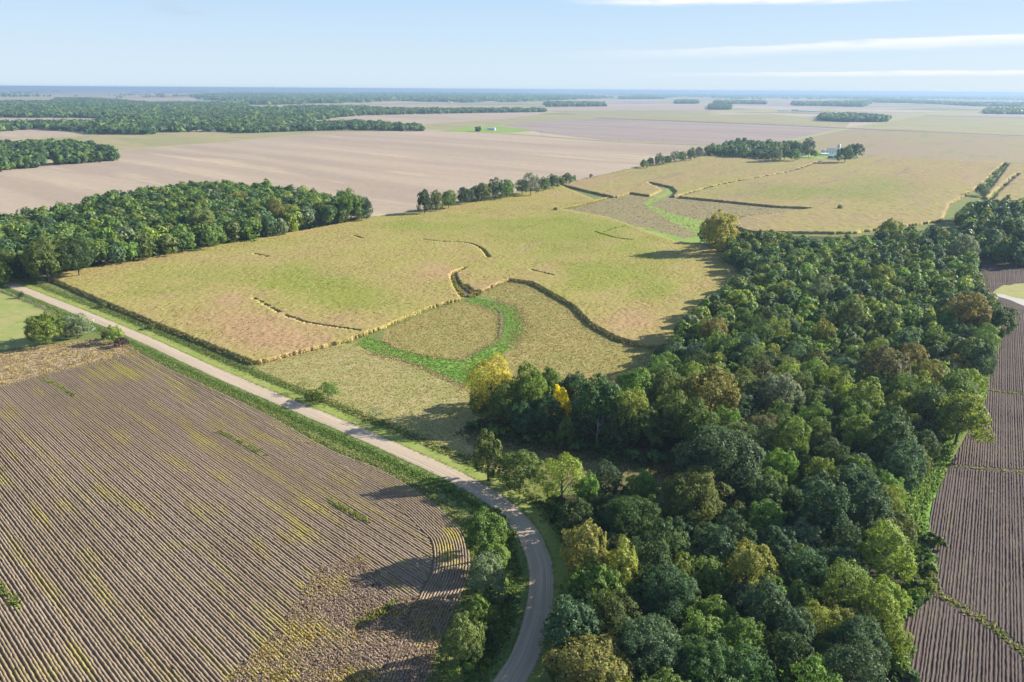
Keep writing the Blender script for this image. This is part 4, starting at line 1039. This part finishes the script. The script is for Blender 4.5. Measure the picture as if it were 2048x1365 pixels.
# labels for the chosen trees: tone, side and rank beside the nearest tree that stands out
LM = [(985, 752, 'the tall golden tree at the spur tip'), (1124, 812, 'the slim bright yellow tree'), (1445, 922, 'the huge oak in the clearing'), (1385, 995, 'the broad olive topped oak'), (1168, 1110, 'the golden tree at the outer bend'),
      (1195, 1178, 'the light green tree at the bend'), (1145, 1262, 'the dark oak overhanging the road'), (1185, 1340, 'the golden olive tree beside the road'), (1280, 962, 'the fresh green crown by the clearing'), (1440, 458, 'the yellow crowned corner tree'),
      (1420, 790, 'the wide orange brown crown'), (1424, 670, 'the rusty orange crown by the corn'), (1648, 674, 'the small orange yellow crown'), (1500, 1142, 'the golden crown low in the wood'), (1565, 940, 'the bright lime green tree'), (1765, 740, 'the russet brown dome'),
      (1890, 745, 'the silvery grey green tree'), (1995, 642, 'the dark tree jutting over the mauve field'), (1925, 832, 'the tree bulging over the mauve field'), (1682, 1255, 'the golden olive crown by the mauve field'), (1528, 1298, 'the yellow green crown low down'),
      (1770, 1195, 'the pale tree above the drainage line'), (1800, 1020, 'the spreading tree by the light margin'), (1490, 640, 'the lime crown on the left flank'), (1640, 590, 'the grey green crown high in the wood'), (1930, 500, 'the pale grey notch tree'), (1760, 555, 'the yellow green crown high up'),
      (1330, 1190, 'the massive oak behind the bend'), (1300, 1300, 'the massive oak at the lower edge'), (88, 518, 'the olive corner tree of the left wood'), (482, 402, 'the yellow crown in the left wood'), (552, 424, 'the golden edge tree of the left wood'),
      (434, 424, 'the half bare tree in the left wood'), (400, 442, 'the large olive edge tree'), (722, 415, 'the blue green end tree of the left wood'), (232, 462, 'the tawny crown in the left wood'), (1550, 309, 'the grey green farmstead tree')]
ORD = ['', 'second ', 'third ', 'fourth ', 'fifth ', 'sixth ', 'seventh ', 'eighth ', 'ninth ', 'tenth ']
cnt = {}
for t in sorted(chosen, key=lambda t: min(math.hypot(t['px'] - l[0], t['py'] - l[1]) for l in LM)):
    l = min(LM, key=lambda l: math.hypot(t['px'] - l[0], t['py'] - l[1]))
    dx, dy = t['px'] - l[0], t['py'] - l[1]
    side = ('right of' if dx > 0 else 'left of') if abs(dx) > abs(dy) * 1.2 else ('below' if dy > 0 else 'above')
    key = (t['tone'], side, l[2])
    k = cnt[key] = cnt.get(key, 0) + 1
    sz = 'broad ' if t['kind'] == 'big' else 'upright ' if t['kind'] == 'tall' else ''
    t['label'] = f"{sz}{t['tone']} tree, {ORD[min(k, 10) - 1] or 'first '}{side} {l[2]}"

GROUPS = {'creek wood': 'trees of the creek wood', 'left wood': 'trees of the left wood', 'notch wood': 'trees of the upper right wood', 'farmstead wood': 'trees of the farmstead wood'}
rt = np.random.default_rng(5)
def plant(t):
    cm, tm, R0, H0 = VAR[t['kind']][rt.integers(len(VAR[t['kind']]))]
    e = link(t['name'], None, None, (t['x'], t['y'], 0.0), rt.uniform(0, 6.283), (t['s'], t['s'], t['s'] * t['hf']))
    e.empty_display_size = 1.0
    c = link('crown', cm, e)
    col = np.array(TONES[t['tone']]) * rt.uniform(0.82, 1.2) * rt.uniform(0.93, 1.07, 3)
    c.color = (*col, 1)
    link('trunk', tm, e)
    tag(e, t['label'], t['cat'], t['group'] and GROUPS.get(t['group'], t['group']))
for t in forced:
    if t['group'] is None: t['group'] = 'shrubs' if t['cat'] == 'shrub' else ('trees of the creek wood' if t['px'] > 940 and 455 < t['py'] else 'hedgerow and farm trees' if 300 > 0 and t['py'] < 430 and t['px'] > 800 else 'trees of the left wood' if t['py'] < 560 else 'scattered trees by the road')
    plant(t)
for t in chosen:
    plant(t)

# bare pale branches at the spur front
def bare_tree(px, py, h, seed, label):
    g = G(px, py)
    e = link('bare_tree', None, None, (g[0], g[1], 0))
    r = np.random.default_rng(seed)
    tr, br = MB(), MB()
    tr.tube([(0, 0, -.2), (.1, 0, h * .3), (.3, .1, h * .6), (.5, 0, h)], [.28, .22, .15, .04])
    for i in range(11):
        a, z0 = r.uniform(0, 6.28), h * r.uniform(.25, .8)
        L = h * r.uniform(.2, .4)
        p1 = (L * .5 * math.cos(a), L * .5 * math.sin(a), z0 + L * .5); p2 = (L * .8 * math.cos(a + .3), L * .8 * math.sin(a + .3), z0 + L)
        br.tube([(.2, 0, z0), p1, p2], [.11, .07, .02], 5)
        br.tube([p1, (p1[0] + r.normal(0, 1.2), p1[1] + r.normal(0, 1.2), p1[2] + L * .5)], [.06, .015], 4)
    tr.build('trunk', M_PALE, e); br.build('branches', M_PALE, e)['kind'] = 'stuff'
    tag(e, label, 'tree', 'bare trees')
bare_tree(1192, 893, 13, 1, 'bare tree with pale trunk and branches at the front of the spur')
bare_tree(1165, 888, 10, 2, 'smaller bare pale tree left of the bigger bare one on the spur')

# the rest of the woods: still real crowns of leaf clumps, one mass per wood
def canopy(name, trees, K, M, card, label, cat='wood', seed=0, low=0.1, nj=0.35):
    r = np.random.default_rng(seed)
    T = len(trees)
    if not T: return
    base = np.array([(t['x'], t['y']) for t in trees]); R = np.array([t['R'] for t in trees]); H = np.array([t['H'] for t in trees])
    ld = unit(r.normal(size=(T, M, 3)) + [0, 0, 0.45])
    lc = ld * r.uniform(0.45, 0.75, (T, M, 1)); lr = 0.40 * r.uniform(.75, 1.25, (T, M, 1))
    li = r.integers(0, M, (T, K))
    ti = np.arange(T)[:, None]
    cd = unit(r.normal(size=(T, K, 3)) + ld[ti, li] * 0.9)
    pos = lc[ti, li] + cd * lr[ti, li] * r.uniform(.75, 1.08, (T, K, 1))
    zr = H * (1 - low) / 2; zc = H * (1 + low) / 2
    pos = pos * np.stack([R, R, zr], -1)[:, None] + np.concatenate([base, zc[:, None]], -1)[:, None]
    pos[..., 2] = np.maximum(pos[..., 2], 0.4)
    nr = unit(cd * .8 + ld[ti, li] * .3 + r.normal(0, nj, cd.shape))
    cs = (card * r.uniform(.6, 1.4, (T, K)) * np.clip(R / 6, .6, 1.6)[:, None]).ravel()
    v, f = tris(pos.reshape(-1, 3), nr.reshape(-1, 3), cs, r)
    col = np.array([TONES[t['tone']] for t in trees]) * r.uniform(.82, 1.22, (T, 1))
    col = np.repeat(np.c_[col, np.ones(T)], K * 3, 0)
    return tag(link(name, mesh_np(name, v, f, M_LEAFA, {'tone': ('FLOAT_COLOR', col)})), label, cat, None, 'stuff')

rc = [t for t in rest if t['group'] == 'creek wood']
rl = [t for t in rest if t['group'] == 'left wood']
ro = [t for t in rest if t['group'] not in ('creek wood', 'left wood')]
print('trees', len(TREES), 'objects', len(ids), 'rest', len(rc), len(rl), len(ro))
canopy('woodland', rc, 760, 22, 0.72, 'smaller and hidden trees filling up the creek wood', seed=31)
canopy('woodland', rl, 420, 18, 0.85, 'packed trees of the inner left wood', seed=32)
canopy('woodland', ro, 330, 16, 1.1, 'trees of the upper right and farmstead woods', seed=33)

# understorey along the wood edges
def understorey(name, line, n, w, label, seed, bias=0.0, size=(1.2, 2.4)):
    r = np.random.default_rng(seed)
    p = along(smooth(GP(line), 1.0), n, w, seed, bias)
    tr = [dict(x=q[0], y=q[1], R=r.uniform(*size), H=r.uniform(*size) * 1.5, tone=TW[r.choice(6, p=[.3, .1, .25, .1, .1, .15])]) for q in p]
    canopy(name, tr, 90, 6, 0.9, label, 'undergrowth', seed, 0.0)
understorey('undergrowth', [(940, 850), (1000, 868), (1100, 885), (1200, 905), (1330, 925)], 60, 1.5, 'dark undergrowth at the foot of the spur', 41)
understorey('undergrowth', [(1090, 1000), (1130, 1050), (1155, 1110), (1165, 1180), (1150, 1260), (1120, 1320)], 60, 1.5, 'dark undergrowth between the road and the wood', 42)
understorey('undergrowth', [(1862, 1085), (1862, 1110), (1830, 1200), (1800, 1280), (1790, 1365)], 45, 1.5, 'bushes along the mauve field side of the wood', 43)
understorey('undergrowth', [(985, 1030), (1000, 1100), (990, 1190), (960, 1270), (930, 1330)], 50, 2.0, 'low bushes linking the shrub row inside the bend', 44, 0, (0.8, 1.8))
understorey('undergrowth', [(0, 553), (100, 550), (241, 524), (420, 494), (620, 460), (740, 437)], 150, 1.0, 'bushes closing the foot of the left wood', 45, 3.0)
understorey('undergrowth', [(1966, 392), (1985, 362), (2010, 330)], 60, 1.0, 'low green brush of the narrow hedge line', 46, 0, (1.5, 2.6))

# far woods, each one mass
def far_wood(polys, spacing, hgt, K, M, card, label, seed, tw=(.32, .30, .29, .04, .0, .05)):
    r = np.random.default_rng(seed)
    tr = []
    for px in polys:
        poly = GP(px, hgt * 0.5)
        lo, hi = poly.min(0), poly.max(0)
        nx, ny = int((hi[0] - lo[0]) / spacing) + 1, int((hi[1] - lo[1]) / spacing) + 1
        gx, gy = np.meshgrid(lo[0] + np.arange(nx) * spacing, lo[1] + np.arange(ny) * spacing)
        p = np.stack([gx, gy], -1).reshape(-1, 2)
        p = p + r.uniform(-.5, .5, p.shape) * spacing
        p = p[inside(p, poly) & (vnoise(p, spacing * 3, seed + 7) > 0.22)]
        for q in p:
            k = r.uniform(.7, 1.3)
            tr.append(dict(x=q[0], y=q[1], R=spacing * .70 * k, H=hgt * (0.6 + 0.55 * r.random()) * k ** .5, tone=TW[r.choice(6, p=tw)]))
    print(label[:40], len(tr))
    canopy('woodland', tr, K, M, card, label, 'wood', seed, 0.05, 0.14)
far_wood([[(-60, 300), (0, 292), (60, 287), (130, 286), (185, 292), (228, 305), (235, 312), (180, 316), (120, 320), (60, 326), (0, 333), (-60, 338)]], 9.5, 17, 160, 14, 1.7, 'dark wood at the left edge in front of the olive strip', 51)
far_wood([[(-60, 206), (0, 204), (105, 204), (112, 197), (190, 198), (260, 203), (300, 207), (430, 206), (490, 209), (500, 216), (560, 216), (590, 214), (670, 214), (740, 215), (740, 226), (660, 233), (620, 241), (590, 248), (520, 256), (310, 259), (302, 263), (200, 262), (150, 258), (75, 252), (0, 258), (-60, 260), (-60, 250), (0, 248), (70, 246), (180, 246), (212, 233), (190, 232), (0, 231), (-60, 231)]],
         25, 18, 26, 6, 4.6, 'broad far wood of blue green crowns across the upper left', 52)
far_wood([[(740, 217), (860, 219), (1090, 219.5), (1090, 221.5), (900, 224), (740, 227)]], 18, 17, 36, 6, 3.6, 'long tree belt stretching right from the far wood', 53)
far_wood([[(592, 250), (625, 248), (700, 244), (712, 244), (845, 254), (843, 258), (700, 256), (592, 258)], [(430, 258), (480, 254), (520, 256), (592, 253), (592, 258), (480, 262)]], 13, 15, 60, 6, 2.7, 'tree group hiding the white farmhouses', 54)
far_wood([[(382, 191), (440, 188), (560, 187), (700, 189), (760, 187), (900, 186), (1000, 187), (1100, 191), (1180, 193), (1225, 195), (1180, 197), (1090, 200), (1000, 203), (880, 203), (800, 200), (700, 204), (560, 207), (512, 208), (490, 203), (400, 198)]], 70, 20, 12, 4, 11.0, 'bluish belt of woods near the horizon left of centre', 55)
groves = [[(1092, 206), (1205, 207), (1210, 211), (1095, 211)], [(1352, 202), (1394, 202), (1394, 206), (1352, 206)], [(1418, 211), (1462, 211), (1460, 217), (1420, 217)], [(1641, 230), (1700, 229), (1778, 235), (1775, 240), (1700, 240), (1641, 238)],
          [(1430, 203), (1530, 204), (1530, 207), (1430, 206)], [(1585, 205), (1640, 206), (1735, 203), (1740, 206), (1725, 212), (1640, 210), (1590, 210)], [(1975, 219), (2060, 220), (2120, 224), (2120, 227), (1975, 225)], [(1740, 200), (1790, 200), (1850, 203), (1920, 206), (2120, 209), (2120, 213), (1960, 211), (1820, 205), (1750, 204)],
          [(945, 254), (957, 254), (957, 257), (945, 257)], [(5, 190), (14, 190), (14, 192), (5, 192)], [(1238, 195), (1330, 195.5), (1325, 197), (1240, 197)]]
gnames = ['long dark grove right of centre in the tan fields', 'small dark grove left of the two close groves', 'compact dark grove right of centre in the tan fields', 'oblong dark grove beside the pale grass track', 'thin tree line behind the compact dark grove', 'wooded clump behind the white hog sheds', 'grove at the right picture edge below the horizon', 'blue tree line at the right under the horizon',
          'dark bush heap left of the arched white shed', 'tiny tree group at the far left', 'tree line running to the white far farm']
for i, (g_, lb) in enumerate(zip(groves, gnames)):
    far_wood([g_], 16 if i in (3, 2, 8) else 34, 19, 32, 6, 3.8 if i in (3, 2, 8) else 6.5, lb, 60 + i)

def horizon_woods():
    r = np.random.default_rng(77)
    tr = []
    y0 = lambda x: 177.3 + (x - 1024) * 13 / 2048
    for _ in range(2600):
        x = r.uniform(-150, 2200)
        dy = r.uniform(2.2, 24)
        # woods thin out towards the viewer; the plain at the left is almost bare
        p = np.interp(dy, [2, 5, 8, 13, 24], [0.9, 0.55, 0.40, 0.22, 0.10])
        if x < 400 and dy > 7: p *= 0.25
        if 400 < x < 1240 and dy > 13: continue
        if x > 1240 and dy > 18: continue
        if r.random() > p: continue
        g = G(x, y0(x) + dy)
        if g[1] < 4500 or g[1] > 58000: continue
        D = g[1]
        L = r.uniform(10, 80) * D / FPX
        wdt = D * r.uniform(0.01, 0.07)
        n = int(np.clip(L / (D * 0.0035) * (1 + wdt / D * 25), 3, 60))
        for k in range(n):
            tr.append(dict(x=g[0] + r.uniform(-.5, .5) * L, y=D + r.normal(0, wdt), R=D * 0.0052 * r.uniform(.7, 1.4), H=r.uniform(16, 26), tone=TW[r.choice(6, p=(.3, .3, .25, .05, .0, .1))]))
    print('horizon clumps', len(tr))
    canopy('woodland', tr, 7, 4, 8.0, 'scattered woods and tree lines fading blue towards the horizon', 'wood', 78, 0.0)
horizon_woods()

# ------------------------------------------------------------------ buildings
m_white = plain('white_paint', (0.78, 0.78, 0.76), 0.5, 0.06, 0.5)
m_groof = plain('grey_roof', (0.30, 0.32, 0.36), 0.5, 0.15, 0.5)
m_broof = plain('blue_grey_roof', (0.10, 0.16, 0.26), 0.5, 0.15, 0.5)
m_teal = plain('teal_wall', (0.10, 0.34, 0.44), 0.5, 0.12, 0.5)
m_metal = plain('galvanised', (0.62, 0.66, 0.70), 0.4, 0.10, 0.6)
m_conc = plain('concrete', (0.58, 0.60, 0.62), 0.8, 0.12, 0.6)
m_dark = plain('dark_opening', (0.05, 0.055, 0.06), 0.6, 0.2, 1.0)
m_glass = plain('window_glass', (0.06, 0.08, 0.10), 0.15, 0.1, 1.0)
m_wood = plain('weathered_wood', (0.26, 0.23, 0.20), 0.9, 0.25, 2.0)

def gabled(name, px, py, L, Wd, eave, ridge, rz, wall, roof, label, group=None, door=None, windows=0, ridge_over=0.4):
    g = G(px, py)
    e = link(name, None, None, (g[0], g[1], 0.3), math.radians(rz))
    MB().prism([(-Wd / 2, 0), (Wd / 2, 0), (Wd / 2, eave), (0, ridge), (-Wd / 2, eave)], -L / 2, L / 2).build('wall', wall, e)
    o = ridge_over; k = (ridge - eave) / (Wd / 2)
    rb = MB()
    for sg in (-1, 1):
        rb.add([(sg * (Wd / 2 + o), -L / 2 - o, eave - k * o + .06), (sg * (Wd / 2 + o), L / 2 + o, eave - k * o + .06), (0, L / 2 + o, ridge + .06), (0, -L / 2 - o, ridge + .06),
                (sg * (Wd / 2 + o), -L / 2 - o, eave - k * o + .26), (sg * (Wd / 2 + o), L / 2 + o, eave - k * o + .26), (0, L / 2 + o, ridge + .26), (0, -L / 2 - o, ridge + .26)],
               [(0, 1, 2, 3), (7, 6, 5, 4), (0, 4, 5, 1), (1, 5, 6, 2), (2, 6, 7, 3), (3, 7, 4, 0)])
    rb.build('roof', roof, e)
    if door:
        MB().box(-door[0] / 2, -L / 2 - .08, 0, door[0] / 2, -L / 2 + .02, door[1]).build('door', m_dark, e)
    for i in range(windows):
        yy = -L / 2 + (i + .5) * L / windows
        for sg in (-1, 1):
            MB().box(sg * Wd / 2 - .06, yy - .6, eave * .4, sg * Wd / 2 + .06, yy + .6, eave * .85).build('window', m_glass, e)
    tag(e, label, name.replace('_', ' ') if len(name.split('_')) < 3 else 'building', group)
    return e

def farmstead():
    # barn with long blue-grey roof
    gabled('barn', 1662, 309, 17, 9, 6.5, 11.5, 100, m_white, m_broof, 'white barn with steep blue grey roof behind the teal shed', None, (3.5, 4), 3)
    # teal shed with pale roof
    gabled('machine_shed', 1665, 317, 13, 11, 4.2, 6.3, 20, m_teal, m_white, 'teal sided shed with white roof in front of the silo', None, (4.5, 3.4), 0)
    gabled('lean_to_shed', 1648, 311, 16, 7, 2.8, 4.0, 95, m_white, m_white, 'low white roofed shed between the grain bin and the teal shed', None, (3, 2.4), 2)
    gabled('farmhouse', 1606, 312, 9, 7, 4.5, 7.5, 70, m_white, m_groof, 'grey roofed farmhouse half hidden by the farmstead trees', None, (1.2, 2.1), 2)
    gabled('garden_shed', 1713, 317, 4, 3, 2.4, 3.4, 10, m_white, m_white, 'small white shed right of the broad dark tree', None, (1.1, 2), 0)
    g = G(1675, 312)
    e = link('silo', None, None, (g[0], g[1], .3))
    MB().lathe([(2.9, 0), (2.9, 19)], 24).build('wall', m_conc, e, True)
    MB().lathe([(3.0, 19.02), (2.9, 20), (2.4, 21.1), (1.4, 21.9), (.3, 22.2)], 24).build('dome', m_metal, e, True)
    for k in range(9): MB().lathe([(2.93, 1.2 + 2 * k), (2.98, 1.25 + 2 * k), (2.98, 1.4 + 2 * k), (2.93, 1.45 + 2 * k)], 24).build('hoop', m_metal, e)
    MB().box(-.4, -3.7, 0, .4, -2.85, 18.5).build('chute', m_metal, e)
    tag(e, 'tall pale concrete silo with metal dome beside the barn', 'silo')
    g = G(1646, 309)
    e = link('grain_bin', None, None, (g[0], g[1], .3))
    MB().lathe([(4.6, 0), (4.6, 6)], 28).build('wall', m_metal, e, True)
    MB().lathe([(4.8, 6.02), (2.4, 7.7), (.6, 8.8), (.4, 9.1)], 28).build('roof', m_metal, e, True)
    MB().box(-.5, -4.75, 0, .5, -4.5, 2).build('door', m_groof, e)
    tag(e, 'silvery round grain bin with conical roof left of the barn', 'grain bin')
farmstead()

def quonset():
    g = G(983, 261)
    e = link('arched_shed', None, None, (g[0], g[1], .3), math.radians(76))
    pr = [(6.5 * math.cos(a), 7.5 * math.sin(a)) for a in np.linspace(0, math.pi, 15)]
    MB().prism(pr, -12, 12).build('wall', m_white, e, False)
    ro = MB(); n = len(pr)
    big = [(q[0] * 1.02, q[1] * 1.02 + .02) for q in pr]
    vs = [(x, -12.3, z) for x, z in big] + [(x, 12.3, z) for x, z in big]
    ro.add(vs, [(k, k + 1, n + k + 1, n + k) for k in range(n - 1)])
    ro.build('roof', plain('blue_white_metal', (0.55, 0.66, 0.74), .4, .06, .4), e)
    MB().box(-2.2, -12.15, 0, 2.2, -11.95, 4).build('door', m_groof, e)
    tag(e, 'white arched shed on the bright green plot', 'shed')
quonset()
gabled('house', 648, 254, 22, 11, 6, 11, 70, m_white, m_broof, 'white house with dark roof among the far trees', None, (1.5, 2.2), 3)
gabled('garage', 627, 252, 10, 8, 4.5, 8, 70, m_white, m_broof, 'small dark roofed garage left of the white house', None, (3, 2.5), 0)
gabled('house', 411, 262, 16, 11, 5.5, 10, 80, m_white, m_groof, 'grey roofed house at the edge of the far wood', None, (1.5, 2.2), 3)
gabled('outbuilding', 428, 264, 14, 8, 4, 6, 80, m_white, m_white, 'long low white outbuilding beside the grey roofed house', None, (3, 2.5), 2)
for i, (x, y, lb) in enumerate([(1562, 222.5, 'leftmost of the white hog sheds in a row'), (1573, 222.5, 'short second white hog shed in the row'), (1590, 222.8, 'dark roofed third hog shed in the row'), (1604, 223.2, 'fourth white hog shed in the row'), (1621, 224, 'fifth white hog shed in the row'), (1634, 224.5, 'rightmost of the white hog sheds in a row')]):
    gabled('hog_shed', x, y, 46 if i not in (1, 5) else 22, 14, 5, 9, 84, m_white, m_broof if i == 2 else m_metal, lb, 'white hog sheds', (4, 3.5), 0)
for i, (x, y, s, lb) in enumerate([(1315, 197.5, 40, 'white far farm building left of the small grove'), (1322, 197, 30, 'second white far farm building beside the first'), (287, 188, 36, 'white far barn below the left horizon'), (303, 187.5, 28, 'white far barn right of the other left one'), (1368, 197, 24, 'tiny white far house near the small grove'), (900, 206, 40, 'white far shed at the wood edge'), (690, 190, 60, 'pale far barn in the bluish wood'), (1950, 211.5, 70, 'long pale far roof at the right')]):
    gabled('far_barn', x, y, s, s * .4, 7, 11, 80, m_white, m_metal, lb, 'white far farm buildings')

# ------------------------------------------------------------------ poles, fence, marker
def pole(px, py, label):
    g = G(px, py)
    e = link('utility_pole', None, None, (g[0], g[1], .3), math.radians(40))
    MB().tube([(0, 0, 0), (0, 0, 12)], [.2, .13], 8).build('post', m_wood, e)
    MB().box(-1.2, -.08, 10.9, 1.2, .08, 11.1).build('crossarm', m_wood, e)
    for x in (-1.05, 0, 1.05): MB().lathe([(.05, 11.1 if x else 12), (.07, 11.2 if x else 12.1), (.05, 11.3 if x else 12.2)], 6, (x, 0)).build('insulator', m_conc, e)
    tag(e, label, 'utility pole', 'poles along the far lane')
for x, y, lb in [(1083, 272, 'leftmost utility pole beside the far grassy lane'), (1157, 277.5, 'second utility pole from the left on the far lane'), (1239, 284, 'third utility pole from the left on the far lane'), (1326, 288, 'rightmost utility pole beside the far grassy lane')]:
    pole(x, y, lb)

def fence():
    ln = smooth(GP([(-40, 567), (0, 582), (45, 601), (100, 627), (160, 662)]), 4.0)
    e = link('wire_fence', None, None, (ln[0][0], ln[0][1], 0))
    pm = None
    for i, q in enumerate(ln):
        if pm is None:
            mb = MB().tube([(0, 0, 0), (0, 0, 1.35)], [.09, .08], 6)
            pm = mesh_np('post', mb.v, mb.f, m_wood)
        link('post', pm, e, (q[0] - ln[0][0], q[1] - ln[0][1], 0))
    for z in (.5, .85, 1.2):
        MB().tube([(q[0] - ln[0][0], q[1] - ln[0][1], z) for q in ln], [.012] * len(ln), 4).build('wire', m_metal, e)
    tag(e, 'low wire fence on wooden posts along the pasture', 'fence')
fence()
def marker():
    g = G(188, 645)
    e = link('marker_post', None, None, (g[0], g[1], .1), .6)
    MB().box(-.12, -.06, 0, .12, .06, 1.7).build('post', m_white, e)
    MB().box(-.28, -.10, 1.2, .28, -.062, 1.75).build('plate', m_white, e)
    tag(e, 'white marker post on the roadside by the pasture', 'marker post')
    g = G(170, 668); h = G(192, 660)
    L = math.dist(g, h)
    e = link('field_gate', None, None, (g[0], g[1], .05), math.atan2(h[1] - g[1], h[0] - g[0]))
    for x in (0, L): MB().tube([(x, 0, 0), (x, 0, 1.5)], [.08, .08], 6).build('post', m_wood, e)
    for z in (.3, .6, .9, 1.25): MB().tube([(0.1, 0, z), (L - .1, 0, z)], [.04, .04], 5).build('rail', plain('pale_teal_paint', (.35, .55, .50), .5) if z == .3 else bpy.data.materials['pale_teal_paint'], e)
    for x in (L * .33, L * .66): MB().box(x - .04, -.02, .28, x + .04, .02, 1.27).build('brace', bpy.data.materials['pale_teal_paint'], e)
    tag(e, 'pale teal metal gate between the pasture willow and the bright bush', 'gate')
marker()

# ------------------------------------------------------------------ air
def haze():
    ma, t = new_mat('air')
    v = t.n('ShaderNodeVolumePrincipled', {'Color': (*HAZE_COLOR, 1), 'Density': HAZE_DENSITY, 'Anisotropy': 0.2, 'Density Attribute': ''})
    t.n('ShaderNodeOutputMaterial', {'Volume': v.outputs[0]})
    B = R_ + 2000
    mb = MB().box(-B, -B, -1.0, B, B, 124.0)
    o = mb.build('haze', ma)
    o.data.materials[0].cycles.homogeneous_volume = True if hasattr(ma, 'cycles') and hasattr(ma.cycles, 'homogeneous_volume') else True
    tag(o, 'thin blue autumn haze over the whole plain', 'haze', None, 'stuff')
try:
    haze()
except AttributeError:
    pass
